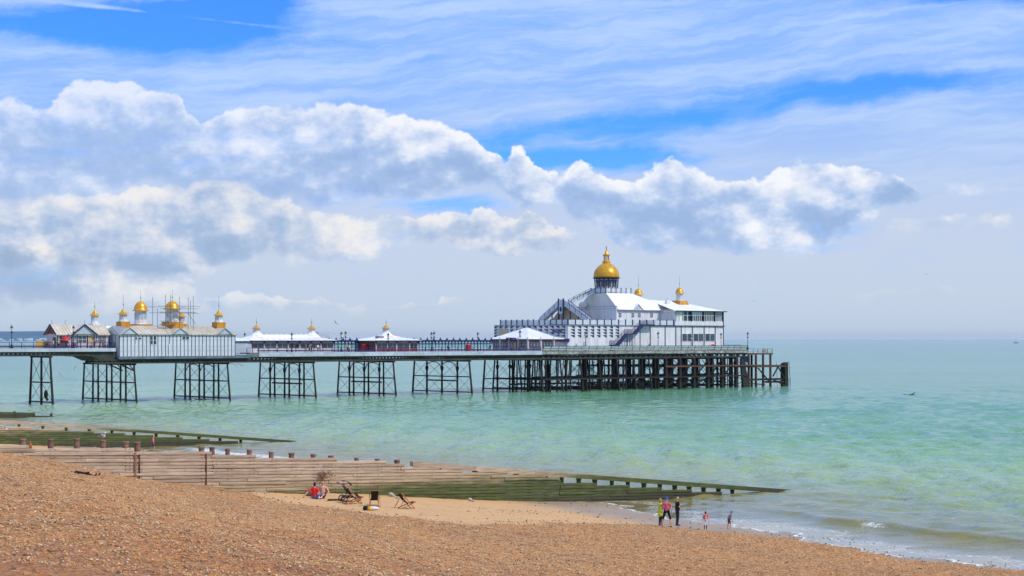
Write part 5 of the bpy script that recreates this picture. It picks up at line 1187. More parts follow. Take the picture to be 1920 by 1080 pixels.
def stand(h=1.75, stance=.0, arms=None, turn=0.0, lean=0.0, slim=1.0, head='hair', legs='skin', legkey='trouser', sleeves='sleeve', child=False, skirt=None, walk=0.0):
    k = h / 1.75; hs = 1.22 if child else 1.0
    def V(x, y, z): return (x * k * (slim if abs(x) < .3 else 1), (y + lean * max(0, z - .9)) * k, z * k)
    S_ = []
    for s_ in (-1, 1):
        st = s_ * (.095 + stance); wk = walk * s_
        S_ += [(V(s_ * .085, 0, .93), V(st, wk * .55 + .02, .50), .095 * k, .068 * k, 'thigh'), (V(st, wk * .55 + .02, .50), V(st * 1.05, wk - .02, .10), .06 * k, .042 * k, 'calf'), (V(st * 1.05, wk - .05, .045), V(st * 1.2, wk + .14, .03), .042 * k, .032 * k, 'shoe')]
    S_ += [(V(-.06, 0, .96), V(.06, 0, .96), .125 * k, .125 * k, 'hip'), (V(0, 0, 1.0), V(0, .01, 1.30), .14 * k, .145 * k, 'shirt'), (V(-.12, 0, 1.36), V(.12, 0, 1.36), .095 * k, .095 * k, 'shirt'), (V(-.07, 0, 1.12), V(.07, 0, 1.12), .12 * k, .12 * k, 'shirt')]
    S_ += [(V(0, 0, 1.42), V(0, .01, 1.52), .055 * k, .05 * k, 'skin')]
    hd = Vector(V(0, .02, 1.62)); r = .088 * k * hs; f = Vector((math.sin(turn), math.cos(turn), 0)); sd_ = Vector((f.y, -f.x, 0))
    S_ += [(tuple(hd - Vector((0, 0, .045 * k))), tuple(hd + Vector((0, 0, .03 * k))), r * .84, r, 'skin'), (tuple(hd + f * r * .9), tuple(hd + f * (r + .02) - Vector((0, 0, .02))), .012, .014, 'skin')]
    for s_ in (-1, 1): S_.append((tuple(hd + sd_ * s_ * r * .98), tuple(hd + sd_ * s_ * r * 1.02 + Vector((0, 0, -.03))), .018, .014, 'skin'))
    if head == 'hair': S_ += [(tuple(hd + Vector((0, 0, .06 * k)) - f * .02), tuple(hd + Vector((0, 0, -.02)) - f * .045), r * .98, r * .9, 'hair')]
    if head == 'bob': S_ += [(tuple(hd + Vector((0, 0, .06 * k)) - f * .015), tuple(hd + Vector((0, 0, -.06)) - f * .05), r * 1.08, r * 1.0, 'hair')]
    if head == 'cap': S_ += [(tuple(hd + Vector((0, 0, .055 * k)) - f * .01), tuple(hd + Vector((0, 0, .06 * k)) + f * .01), r * 1.06, r * 1.04, 'cap'), (tuple(hd + Vector((0, 0, .05 * k)) + f * r), tuple(hd + Vector((0, 0, .035 * k)) + f * (r + .09 * k)), .035 * k, .022 * k, 'cap')]
    hands = []
    arms = arms or [((.24, 0, 1.12), (.26, .06, .88)), ((-.24, 0, 1.12), (-.26, .06, .88))]
    for s_, (e, w_) in zip((1, -1), arms):
        sh_ = V(s_ * .19, 0, 1.37); el = V(*e); wr = V(*w_)
        S_ += [(sh_, tuple(Vector(sh_).lerp(Vector(el), .55)), .06 * k, .052 * k, 'sleeve'), (tuple(Vector(sh_).lerp(Vector(el), .6)), el, .047 * k, .042 * k, 'skin'), (el, wr, .04 * k, .028 * k, 'skin')]
        d = (Vector(wr) - Vector(el)).normalized(); S_.append((tuple(Vector(wr) + d * .02 * k), tuple(Vector(wr) + d * .06 * k), .03 * k, .03 * k, 'skin')); hands.append((Vector(wr) + d * .03 * k, d, (0, 1, 0) if abs(d.y) < .8 else (1, 0, 0)))
    if skirt: S_ += [(V(0, 0, .98), V(0, 0, skirt), .15 * k, .175 * k, 'skirt')]
    eyes = [tuple(hd + f * r * .93 + sd_ * s_ * r * .36 + Vector((0, 0, .008))) for s_ in (-1, 1)]
    return S_, hands, eyes
def face(px_from, deg): return R(deg)
def up_dir(): return 0
# the group at the water's edge
def put(label, px, py, rot, h, mats, group=None, extra=(), **kw):
    S_, hd, ey = stand(h * 1.05, **kw); p = hit(px, py); return person(label, p + Vector((0, 0, .0)), R(rot), S_, mats, .02, 1.0, hd, ey, group, extra=extra)
put('woman with short fair hair in a yellow-green top and black leggings by the water', 1238, 986, -60, 1.66, dict(hair='hair_blond', shirt='c_lime', sleeve='skin', hip='c_lime', thigh='c_black', calf='c_black', shoe='c_grey', skirt='c_lime'), head='bob', slim=.9, skirt=.72, arms=[((.2, .05, 1.14), (.10, .26, 1.08)), ((-.2, .06, 1.14), (-.05, .27, 1.05))])
put('man seen from behind in pink shirt, black shorts and blue cap by the water', 1250, 988.5, -18, 1.80, dict(cap='c_cap', shirt='c_pink', sleeve='c_pink', hip='c_black', thigh='c_black', shoe='c_black', calf='skin', skirt='c_black'), head='cap', stance=.10, slim=1.12, turn=-.6)
put('bald man in black polo shirt and dark trousers looking back along the beach', 1270, 985.5, -75, 1.78, dict(shirt='c_black', sleeve='c_black', hip='c_navy', thigh='c_navy', calf='c_navy', shoe='c_black'), head=None, slim=1.15, turn=.9, arms=[((.22, .05, 1.13), (.15, .16, .95)), ((-.23, .05, 1.12), (-.2, .15, .95))])
def eight(b_):
    for zc, r in ((.83, .05), (.735, .058)):
        for i in range(12):
            t0, t1 = 2 * math.pi * i / 12, 2 * math.pi * (i + 1) / 12
            b_.beam((r * math.cos(t0), -.135, zc + r * math.sin(t0)), (r * math.cos(t1), -.135, zc + r * math.sin(t1)), .03, .026, (0, 1, 0))
put('small child in red football shirt with a white number eight and white shorts', 1323, 994, 5, 1.10, dict(cap='c_navy', shirt='c_red', sleeve='c_red', hip='c_white', thigh='c_white', calf='c_black', shoe='c_yellow'), head='cap', child=True, extra=(('shirt_number', eight, 'c_white'),), arms=[((.24, 0, 1.14), (.28, .03, .92)), ((-.24, 0, 1.14), (-.28, .03, .92))])
put('small child in grey shirt and blue cap bending toward the waves', 1367, 992, -70, 1.08, dict(cap='c_cap', shirt='c_grey', sleeve='c_grey', hip='c_maroon', thigh='c_maroon', calf='skin', shoe='c_yellow'), head='cap', child=True, lean=.35, walk=.12, arms=[((.22, .05, 1.12), (.2, .2, .95)), ((-.22, -.1, 1.12), (-.24, -.1, .9))])
put('walker in a pink vest on the sand beyond the near groyne', 287, 845, -80, 1.62, dict(hair='hair_dark', shirt='c_hot', sleeve='skin', hip='c_purple', thigh='c_purple', calf='skin', shoe='c_grey'), walk=.2)
# seated couple by the groyne
def sit(h, arms, turn=0.0, back=-.15, hair='hair'):
    k = h / 1.75; V = lambda x, y, z: (x * k, y * k, z * k); S_ = []
    for s_ in (-1, 1):
        S_ += [(V(s_ * .1, 0, .12), V(s_ * .22, .36, .26), .095 * k, .07 * k, 'thigh'), (V(s_ * .22, .36, .26), V(s_ * .06, .52, .07), .06 * k, .042 * k, 'calf'), (V(s_ * .06, .52, .05), V(s_ * .05, .68, .05), .042 * k, .032 * k, 'shoe')]
    S_ += [(V(-.07, 0, .13), V(.07, 0, .13), .13 * k, .13 * k, 'hip'), (V(0, 0, .18), V(0, back, .50), .15 * k, .15 * k, 'shirt'), (V(-.12, back, .54), V(.12, back, .54), .098 * k, .098 * k, 'shirt'), (V(0, back, .60), V(0, back + .02, .70), .055 * k, .05 * k, 'skin')]
    hd = Vector(V(0, back + .05, .80)); r = .09 * k; f = Vector((math.sin(turn), math.cos(turn), 0))
    S_ += [(tuple(hd - Vector((0, 0, .045))), tuple(hd + Vector((0, 0, .03))), r * .84, r, 'skin'), (tuple(hd + f * r * .9), tuple(hd + f * (r + .02)), .012, .014, 'skin'), (tuple(hd + Vector((0, 0, .06)) - f * .02), tuple(hd + Vector((0, 0, -.01)) - f * .045), r * .97, r * .9, 'hair')]
    hands = []
    for s_, (e, w_) in zip((1, -1), arms):
        sh_, el, wr = V(s_ * .2, back, .54), V(*e), V(*w_)
        S_ += [(sh_, tuple(Vector(sh_).lerp(Vector(el), .6)), .062 * k, .055 * k, 'sleeve'), (tuple(Vector(sh_).lerp(Vector(el), .6)), el, .048 * k, .042 * k, 'skin'), (el, wr, .04 * k, .028 * k, 'skin')]
        d = (Vector(wr) - Vector(el)).normalized(); S_.append((wr, tuple(Vector(wr) + d * .06), .03, .03, 'skin')); hands.append((Vector(wr) + d * .03, d, (0, 1, 0)))
    return S_, hands, [tuple(hd + f * r * .93 + Vector((s_ * r * .36 * f.y, -s_ * r * .36 * f.x, .008))) for s_ in (-1, 1)]
S_, hd, ey = sit(1.74, [((.30, -.1, .32), (.2, .25, .2)), ((-.38, -.35, .30), (-.55, -.45, .06))], back=-.02)
person('person in a bright red shirt and blue jeans sitting on the sand, back turned', hit(590, 935.5), R(-18), S_, dict(hair='hair_dark', shirt='c_red', sleeve='c_red', hip='c_denim', thigh='c_denim', calf='c_denim', shoe='c_white'), .02, 1.18, hd, ey)
S_, hd, ey = sit(1.78, [((.36, .05, .32), (.3, .3, .14)), ((-.36, .05, .32), (-.28, .28, .16))], back=-.05)
person('bare-chested man in dark shorts sitting on the sand facing the camera', hit(605, 933), R(172), S_, dict(hair='hair_dark', skin='pinkskin', shirt='pinkskin', sleeve='pinkskin', hip='c_black', thigh='c_black', calf='pinkskin', shoe='c_white') | {'skin': 'pinkskin'}, .02, 1.18, hd, ey)
tb = gt(E1, 69); bx0, by0 = E1[0] - UX * tb - .595 * 1.0, E1[1] - UY * tb + .804 * 1.0; bz0 = float(beach_z(np.array(bx0), np.array(by0)))
S_, hd, ey = stand(max(1.0, min(1.7, H - (826.5 - EY) * by0 / F - bz0)), head='bob', child=True)
person('person with brown hair and orange top, only head and shoulders above the groyne', (bx0, by0, bz0), R(140), S_, dict(hair='hair_brown', shirt='c_orange', sleeve='c_orange', hip='c_denim', thigh='c_denim', calf='c_denim', shoe='c_white'), .022, 1.0, hd, ey)
# sunbather lying on the shingle crest
lp = hit(157, 893)
L_ = [((-.1, 0, .13), (.0, .45, .15), .13, .15, 'shirt'), ((-.02, .4, .17), (.12, .52, .14), .1, .09, 'shirt'), ((.0, .66, .14), (0.02, .74, .15), .088, .095, 'skin'), ((.0, .74, .17), (.02, .8, .16), .095, .09, 'hair'), ((0, .5, .14), (0, .62, .14), .055, .05, 'skin'),
      ((-.1, 0, .12), (-.16, -.42, .2), .1, .075, 'thigh'), ((-.16, -.42, .2), (-.2, -.8, .08), .06, .045, 'skin'), ((.04, 0, .12), (.1, -.45, .09), .1, .075, 'thigh'), ((.1, -.45, .09), (.12, -.85, .07), .06, .045, 'skin'), ((-.2, -.82, .1), (-.2, -.9, .18), .045, .035, 'shoe'), ((.12, -.87, .09), (.12, -.93, .17), .045, .035, 'shoe'),
      ((.18, .45, .12), (.34, .3, .06), .055, .045, 'shirt'), ((.34, .3, .06), (.3, .55, .05), .04, .03, 'skin'), ((-.2, .42, .12), (-.36, .5, .06), .055, .045, 'shirt'), ((-.36, .5, .06), (-.25, .72, .05), .04, .03, 'skin')]
person('person in black lying down on the shingle below the groyne', lp, R(75), L_, dict(hair='hair_dark', shirt='c_black', thigh='c_navy', shoe='c_navy'), .02, 1, [((.3, .55, .05), (0, 1, 0), (1, 0, 0)), ((-.25, .72, .05), (.3, 1, 0), (1, 0, 0))])
# small figures on the pier
PP = [(88, 3.4, 10.65, 'c_brown', 'c_black', 'person in brown by the yellow hoarding on the pier'), (100, 2.2, 10.65, 'c_white', 'c_grey', 'person in white shirt at the railing left of the kiosk'), (110, 2.2, 10.65, 'c_yellow', 'c_black', 'person in yellow shirt at the railing left of the kiosk'),
      (127, 1.9, 10.65, 'c_grey', 'c_white', 'person in pale clothes under the red parasol'), (138, 2.6, 10.65, 'c_white', 'c_navy', 'person in white shirt beside the kiosk lamp post'), (141, 2.0, 10.65, 'c_white', 'c_blue', 'person in white hat beside the kiosk lamp post'), (177, 2.2, 10.65, 'c_maroon', 'c_black', 'person in dark red near the kiosk right end'), (193, 2.2, 10.65, 'c_yellow', 'c_maroon', 'person in yellow at the corner of the white shed'),
      (574, 2.6, ZD, 'c_blue', 'c_grey', 'person in pale blue leftmost of those before the shelter'), (580, 3.0, ZD, 'c_yellow', 'c_black', 'person in yellow among the walkers before the shelter'), (584, 2.4, ZD, 'c_navy', 'c_black', 'person in navy among the walkers before the shelter'), (596, 2.6, ZD, 'c_white', 'c_black', 'person in white walking alone before the shelter'), (600, 2.8, ZD, 'c_pink', 'c_denim', 'person in pink beside the one in white before the shelter'),
      (634, 4, ZD, 'c_black', 'c_black', 'person in black between the shelter and the lamp posts'), (651, 2.8, ZD, 'c_orange', 'c_black', 'person in orange near the pair of lamp posts'), (655, 3.4, ZD, 'c_white', 'c_navy', 'person in white behind the one in orange'), (840, 6, ZD, 'c_black', 'c_navy', 'dark figure before the long wind screen'), (919, 5, ZD, 'c_black', 'c_black', 'person in black standing left of the entrance hall'), (1065 - 84, 6.5, ZD, 'c_navy', 'c_black', 'person in navy at the entrance hall porch')]
for i, (x, b, z, c1_, c2_, lab) in enumerate(PP):
    S_, hd, ey = stand(1.6 + .15 * random.random(), head='hair', walk=.12 * (i % 2), turn=random.uniform(-1, 1))
    person(lab, (PA(x, b), b, z), R(random.uniform(0, 360)), S_, dict(hair=('hair_dark', 'hair_brown', 'hair_blond')[i % 3], shirt=c1_, sleeve=c1_, hip=c2_, thigh=c2_, calf=c2_ if i % 2 else 'skin', shoe='c_black'), .035, 1, (), None, 'people on the pier', PIER)

# ------------------------------------------------------------------ deckchairs, pushchair, bags
M['chairwood'] = mat('varnished_beech', (190, 118, 62), .5, col2=(150, 88, 44), stretch=(6, 6, 1), scale=3)
M['canvas'] = mat('dark_green_canvas', (26, 34, 36), .8, col2=(18, 24, 26), bump=.2, bscale=50)
M['chrome'] = mat('bright_tube', (190, 192, 196), .25, metal=.9)
M['tyre'] = mat('rubber_tyre', (26, 26, 28), .8)
def deckchair(label, p, rot):
    fr = Matrix.Translation(p) @ Matrix.Rotation(rot, 4, 'Z'); t = thing('deckchair', label, 'deckchair', p, I4, 'deckchairs on the sand', rot)
    w = .29
    A0, A1 = Vector((0, .52, .02)), Vector((0, -.42, 1.02))      # back frame: front foot to head
    B0, B1 = Vector((0, -.50, .02)), Vector((0, .62, .42))       # seat frame: rear foot to knee bar
    for s_ in (-1, 1):
        o_ = Vector((s_ * w, 0, 0)); MB(fr).beam(A0 + o_, A1 + o_, .032, .05).build('frame_rail', M['chairwood'], t)
        o_ = Vector((s_ * (w - .045), 0, 0)); MB(fr).beam(B0 + o_, B1 + o_, .032, .05).build('frame_rail', M['chairwood'], t)
        q = A0.lerp(A1, .74); o_ = Vector((s_ * (w + .04), 0, 0)); MB(fr).beam(q + o_, Vector((0, -.62, .03)) + o_, .028, .04).build('prop', M['chairwood'], t)
    for c, ww in ((A0, w), (A1, w), (B0, w - .05), (B1, w - .05), (Vector((0, -.62, .04)), w + .04)): MB(fr).beam(c - Vector((ww, 0, 0)), c + Vector((ww, 0, 0)), .035, .04).build('cross_rail', M['chairwood'], t)
    mb = MB(fr); prev = None
    for i in range(13):
        u_ = i / 12; c = A1.lerp(B1, u_) + Vector((0, -.06, -.30)) * math.sin(math.pi * u_) ** .8 * (1.0)
        cur = (c - Vector((w - .06, 0, 0)), c + Vector((w - .06, 0, 0)))
        if prev: mb.hexa([prev[0], prev[1], cur[1], cur[0]], [v + Vector((0, -.008, -.008)) for v in (prev[0], prev[1], cur[1], cur[0])])
        prev = cur
    mb.build('canvas_sling', M['canvas'], t)
    return t
deckchair('deckchair seen straight from behind, middle of the sand', hit(702, 949), R(8))
deckchair('deckchair turned to the right nearest the white log', hit(760, 954), R(-58))
deckchair('deckchair standing right against the pushchair', hit(662, 944.5), R(-62))
pp = hit(655, 943); pp = hit(654, 941)
fr = Matrix.Translation(pp) @ Matrix.Rotation(R(-70), 4, 'Z') @ Matrix.Scale(1.2, 4)
pc = thing('pushchair', 'black and chrome three-wheeled pushchair parked beside the leftmost deckchair', 'pushchair', pp, I4, None, R(-70))
def wheel(c, r):
    o_ = MB(fr)
    for i in range(16):
        t0, t1 = 2 * math.pi * i / 16, 2 * math.pi * (i + 1) / 16
        o_.tube((c[0], c[1] + r * math.cos(t0), c[2] + r * math.sin(t0)), (c[0], c[1] + r * math.cos(t1), c[2] + r * math.sin(t1)), .03, n=6)
    w_ = o_.build('wheel', M['tyre'], pc)
    o_ = MB(fr).tube((c[0] - .03, c[1], c[2]), (c[0] + .03, c[1], c[2]), .04)
    for i in range(8): t0 = 2 * math.pi * i / 8; o_.tube(c, (c[0], c[1] + r * .9 * math.cos(t0), c[2] + r * .9 * math.sin(t0)), .008, n=4)
    o_.lathe(0, 0, [(0.0001, 0), (.0001, .0001)], 3); o_.build('rim', M['chrome'], w_)
for x in (-.27, .27): wheel((x, -.32, .19), .17)
wheel((0, .52, .16), .14)
for x in (-.24, .24):
    MB(fr).tube((x, -.32, .2), (x * .9, .12, .62), .016).tube((x * .9, .12, .62), (x * .95, -.62, 1.08), .018).tube((x * .9, .12, .62), (x * .2, .52, .2), .016).tube((x, -.32, .2), (x * .3, .45, .26), .012).build('frame', M['chrome'], pc)
MB(fr).tube((-.23, -.62, 1.08), (.23, -.62, 1.08), .025).build('handle', M['tyre'], pc)
MB(fr).hexa([(-.2, -.12, .42), (.2, -.12, .42), (.2, .36, .42), (-.2, .36, .42)], [(-.2, -.1, .52), (.2, -.1, .52), (.2, .36, .48), (-.2, .36, .48)]).hexa([(-.2, -.1, .5), (.2, -.1, .5), (.2, .0, .5), (-.2, .0, .5)], [(-.2, -.36, .95), (.2, -.36, .95), (.2, -.3, .98), (-.2, -.3, .98)]).hexa([(-.19, .34, .48), (.19, .34, .48), (.19, .42, .44), (-.19, .42, .44)], [(-.19, .5, .2), (.19, .5, .2), (.19, .56, .22), (-.19, .56, .22)]).build('seat', M['c_black'], pc)
mb = MB(fr); prev = None
for i in range(9):
    t = -.25 + i / 8 * 1.5; c = Vector((0, -.26 + .40 * math.sin(t), .80 + .34 * math.cos(t))); cur = [c + Vector((-.21, 0, 0)), c + Vector((.21, 0, 0))]
    if prev: mb.hexa([prev[0], prev[1], cur[1], cur[0]], [v + Vector((0, -.01, -.015)) for v in (prev[0], prev[1], cur[1], cur[0])])
    prev = cur
mb.build('hood', M['c_navy'], pc)
MB(fr).hexa([(-.2, -.3, .22), (.2, -.3, .22), (.2, .2, .22), (-.2, .2, .22)], [(-.22, -.3, .36), (.22, -.3, .36), (.22, .22, .34), (-.22, .22, .34)]).build('basket', M['c_black'], pc)
for i in range(0): pass
def lump(c, r, sc, seed, amp=.18, nu=14, nv=9):
    mb = MB(); mb.ball((0, 0, 0), 1, nu, nv); rr_ = random.Random(seed); ph = [rr_.uniform(0, 6) for _ in range(6)]
    mb.v = [(c[0] + x * r * sc[0] * (1 + amp * math.sin(3 * y + ph[0] + 2 * z)), c[1] + y * r * sc[1] * (1 + amp * math.sin(2.5 * x + ph[1])), c[2] + z * r * sc[2] * (1 + amp * math.sin(3 * x + 2 * y + ph[2]))) for x, y, z in mb.v]
    return mb
bp_ = hit(694, 957)
bg = thing('beach_bags', 'small heap of black, yellow and white bags on the sand', 'bags', bp_)
for off, r, sc, key in (((-.26, 0, .14), .17, (1, 1, .95), 'c_black'), ((-.02, -.08, .10), .15, (1, .8, .75), 'c_yellow'), ((.22, .05, .12), .24, (1.2, .8, .55), 'c_white')):
    mb = lump(Vector(bp_) + Vector(off), r, sc, len(key)); mb.build('bag', M[key], bg, smooth=True)
M['boulder'] = mat('grey_buff_rock', (150, 138, 112), .9, col2=(104, 96, 80), bump=.6, bscale=6)
M['paledrift'] = mat('bleached_driftwood', (214, 202, 178), .85, col2=(170, 160, 120), stretch=(1, 1, 1), bump=.4)
p = hit(578, 931); lump(p + Vector((.3, .4, .18)), .42, (1.25, .8, .75), 4).build('boulder', M['boulder'], None, tuple(p), True, label='rounded grey-buff boulder at the foot of the groyne behind the seated pair', category='boulder')
def log(label, x0, y0, x1, y1, r0, r1, key, z0=.0, z1=.0, flat=1.0, name='driftwood'):
    p, q = hit(x0, y0), hit(x1, y1); p = p + Vector((0, 0, r0 * .6 + z0)); q = q + Vector((0, 0, r1 * .4 + z1)); mb = MB(); n = 6
    for i in range(n): t0, t1 = i / n, (i + 1) / n; w_ = lambda t: p.lerp(q, t) + Vector((0, 0, .02 * math.sin(9 * t))); mb.tube(w_(t0), w_(t1), r0 + (r1 - r0) * t0, r0 + (r1 - r0) * t1, 9)
    mb.build(name, M[key], None, tuple(p), False, label=label, category=name.replace('_', ' '))
log('pale log lying at the foot of the mossy groyne behind the right deckchair', 732, 931, 748, 936.5, .15, .07, 'paledrift', .06)
log('small pale stub of wood by the green foot of the groyne', 880, 939, 889, 941, .11, .05, 'paledrift', .05)
p, q = hit(412, 922) + Vector((0, .3, .25)), hit(430, 924) + Vector((0, 0, .03))
MB().beam(p, q, .4, .06).build('loose_board', mat('fresh_board', (200, 158, 92), .8), None, tuple(p), label='loose yellowish board leaning at the groyne where the shingle ends', category='board')
# dried bush caught on the planks
t_ = gt(E1, 600); bx_, by_ = E1[0] - UX * t_, E1[1] - UY * t_; zb_ = H - (902 - EY) * (by_ - .3) / F
bu = thing('dead_bush', 'dried brown tangle of weed caught on the groyne planks above the seated pair', 'bush', (bx_ + .595 * .2, by_ - .804 * .2, zb_))
M['twig'] = mat('dry_weed', (140, 100, 68), .9, col2=(96, 66, 46))
rb_ = random.Random(5); mb = MB(); c0 = Vector((bx_ + .595 * .32, by_ - .804 * .32, zb_)); ux_ = Vector((UX, UY, 0))
MB().tube(c0, c0 + Vector((0, 0, .28)), .05, .03).build('stem', M['twig'], bu)
for i in range(110):
    d = ux_ * rb_.gauss(.1, .32) + Vector((.595, -.804, 0)) * rb_.uniform(-.05, .12) + Vector((0, 0, .42 + rb_.gauss(0, .17))); q = c0 + d; s_ = Vector((rb_.uniform(-1, 1), rb_.uniform(-1, 1), rb_.uniform(-1, 1))) * .09
    mb.tube(q - s_, q + s_, .014, .008, 4)
for i in range(14): mb.tube(c0 + Vector((0, 0, .2)), c0 + ux_ * rb_.gauss(.1, .3) + Vector((0, 0, rb_.uniform(.3, .65))), .014, .008, 4)
mb.build('dry_twigs', M['twig'], bu, kind='stuff')
# strand of dark weed on the sand
mb = MB(); rb_ = random.Random(8)
for i in range(60):
    p = hit(616 + 26 * rb_.random(), 938.3 + rb_.uniform(-.6, .6)); mb.ball((p.x, p.y, p.z + .03), .05 + .05 * rb_.random(), 6, 4, (1.4, 1, .7))
mb.build('seaweed', mat('dark_seaweed', (44, 34, 28), .7), None, tuple(hit(628, 938)), label='dark strand of seaweed on the sand left of the pushchair', category='seaweed')

# ------------------------------------------------------------------ gulls and other small things
M['gullw'] = mat('white_feathers', (226, 222, 216), .7); M['gullg'] = mat('grey_feathers', (150, 140, 136), .7); M['beak'] = mat('yellow_beak', (220, 160, 50), .5)
def gull(label, p, rot, flying=True, sc_=1.0, bank=0.0, dark=False, group='gulls'):
    wm = Matrix.Translation(p) @ Matrix.Rotation(rot, 4, 'Z') @ Matrix.Rotation(bank, 4, 'Y') @ Matrix.Scale(sc_, 4)
    o = bpy.data.objects.new('gull', None); COL.objects.link(o); o.location = wm.to_translation(); o.rotation_euler = wm.to_euler(); o.scale = wm.to_scale(); MW[o.name] = wm
    o['label'] = label; o['category'] = 'gull'; o['group'] = group
    mw, mg = (M['gullw'], M['gullg']) if not dark else (M['c_black'], M['c_black'])
    b_ = MB(wm)
    if flying:
        for i, (y, r) in enumerate(((-.24, .02), (-.12, .06), (.02, .075), (.14, .06), (.21, .048), (.27, .03))):
            if i: b_.tube((0, py_, 0), (0, y, .01), pr_, r, 8)
            py_, pr_ = y, r
        b_.hexa([(-.06, -.36, 0), (.06, -.36, 0), (.02, -.2, 0), (-.02, -.2, 0)], [(-.06, -.36, .012), (.06, -.36, .012), (.02, -.2, .012), (-.02, -.2, .012)])
        b_.build('body', mw, o, smooth=False)
        for s_ in (-1, 1):
            w_ = MB(wm); pts = [(0, .09, -.07, .02), (s_ * .28, .14, -.02, .16), (s_ * .52, .08, -.04, .15), (s_ * .68, -.03, -.07, .10)]
            for (x0, f0, r0, z0), (x1, f1, r1, z1) in zip(pts, pts[1:]): w_.hexa([(x0, r0, z0), (x1, r1, z1), (x1, f1, z1), (x0, f0, z0)], [(x0, r0, z0 + .012), (x1, r1, z1 + .012), (x1, f1, z1 + .012), (x0, f0, z0 + .012)])
            w_.build('wing', mg if dark else mw, o)
    else:
        b_.ball((0, 0, .22), .12, 10, 8, (.8, 1.5, .9)); b_.tube((0, .1, .26), (0, .16, .38), .06, .05, 8); b_.ball((0, .17, .40), .062, 8, 6); b_.build('body', mw, o, smooth=True)
        for s_ in (-1, 1):
            MB(wm).hexa([(s_ * .09, -.34, .2), (s_ * .12, -.05, .15), (s_ * .12, .12, .2), (s_ * .1, .1, .28)], [(s_ * .06, -.34, .22), (s_ * .09, -.05, .29), (s_ * .08, .12, .28), (s_ * .06, .1, .3)]).build('wing', mg, o)
            MB(wm).tube((s_ * .04, 0, 0), (s_ * .04, .01, .13), .012, n=5).build('leg', M['beak'], o)
    y0 = .3 if flying else .22; z0 = 0.0 if flying else .39
    MB(wm).tube((0, y0 - .03, z0), (0, y0 + .05, z0 - .015), .016, .005, 5).build('beak', M['beak'], o)
def at(px, py, Y): return Vector(((px - 960) / F * Y, Y, H - (py - EY) * Y / F))
gull('white gull with wings spread right of the first pier trestle, upper of two', at(140, 691, 270), R(-70), True, 1.0, R(-25)); gull('white gull wings down right of the first pier trestle, lower of two', at(114, 704, 270), R(60), True, .85, R(40))
tpile = piles[4]; pw = gfr @ Vector((tpile[0], -.18, tpile[1])); gull('white gull standing on a post of the near groyne', pw, R(-120), False, 1.15)
gull('pale gull flying low at the left edge before the far groyne', at(9, 805, 150), R(-100), True, .95, R(-20)); gull('gull skimming the water between the pier trestles', at(362, 749, 340), R(120), True, 1.1, R(30))
gull('dark bird in the sky above the glazed shelter', at(629, 605, 300), R(30), True, .8, R(50), True); gull('white gull in the sky right of the pavilion', at(1412, 564, 420), R(-60), True, 1.0, R(10)); gull('distant dark bird before the clouds at the right', at(1737, 514, 600), R(40), True, .9, R(10), True)
# swimmer off the pier
sp_ = seahit(1707, 740); wm = Matrix.Translation(sp_) @ Matrix.Rotation(R(-90), 4, 'Z')
W_ = [((0, 0, -.02), (0, .5, .06), .17, .2, 'c_black'), ((-.15, .5, .08), (.15, .5, .08), .1, .1, 'c_black'), ((0, .72, .22), (0, .76, .26), .11, .11, 'cap'), ((.2, .5, .1), (.45, .75, .62), .07, .06, 'c_black'), ((.45, .75, .62), (.35, 1.2, .5), .055, .045, 'c_black'), ((-.2, .5, .1), (-.4, .3, .1), .06, .05, 'c_black'), ((0, 0, -.02), (0, -.6, -.06), .13, .1, 'c_black'), ((0, -.6, -.06), (.05, -1.3, .06), .09, .07, 'c_black'), ((.05, -1.3, .06), (.05, -1.6, .2), .06, .04, 'c_black')]
person('swimmer in a black wetsuit with one arm raised in open water, right of the pier', sp_ - Vector((0, 0, .06)), R(-88), W_, dict(cap='c_black'), .035, 1.0)
# sailing boat on the horizon
bs2 = Vector(((1905 - 960) / F * 5200, 5200, 0)); bt = thing('sailing_boat', 'tiny sailing boat on the horizon at the right edge', 'boat', bs2)
fr = Matrix.Translation(bs2); MB(fr).hexa([(-6, -1, -.3), (5, -1, -.3), (5, 1, -.3), (-6, 1, -.3)], [(-6.5, -1.6, 1.4), (8, -.2, 1.8), (8, .2, 1.8), (-6.5, 1.6, 1.4)]).build('hull', M['c_navy'], bt)
MB(fr).tube((0, 0, 1), (0, 0, 15), .25, .15).tube((0, 0, 2.4), (-6, 0, 2.4), .18).build('mast', M['galv'], bt); MB(fr).extr([(-.3, 2.8), (-5.8, 2.8), (-.3, 14)], -.05, .05).build('sail', M['c_white'], bt)

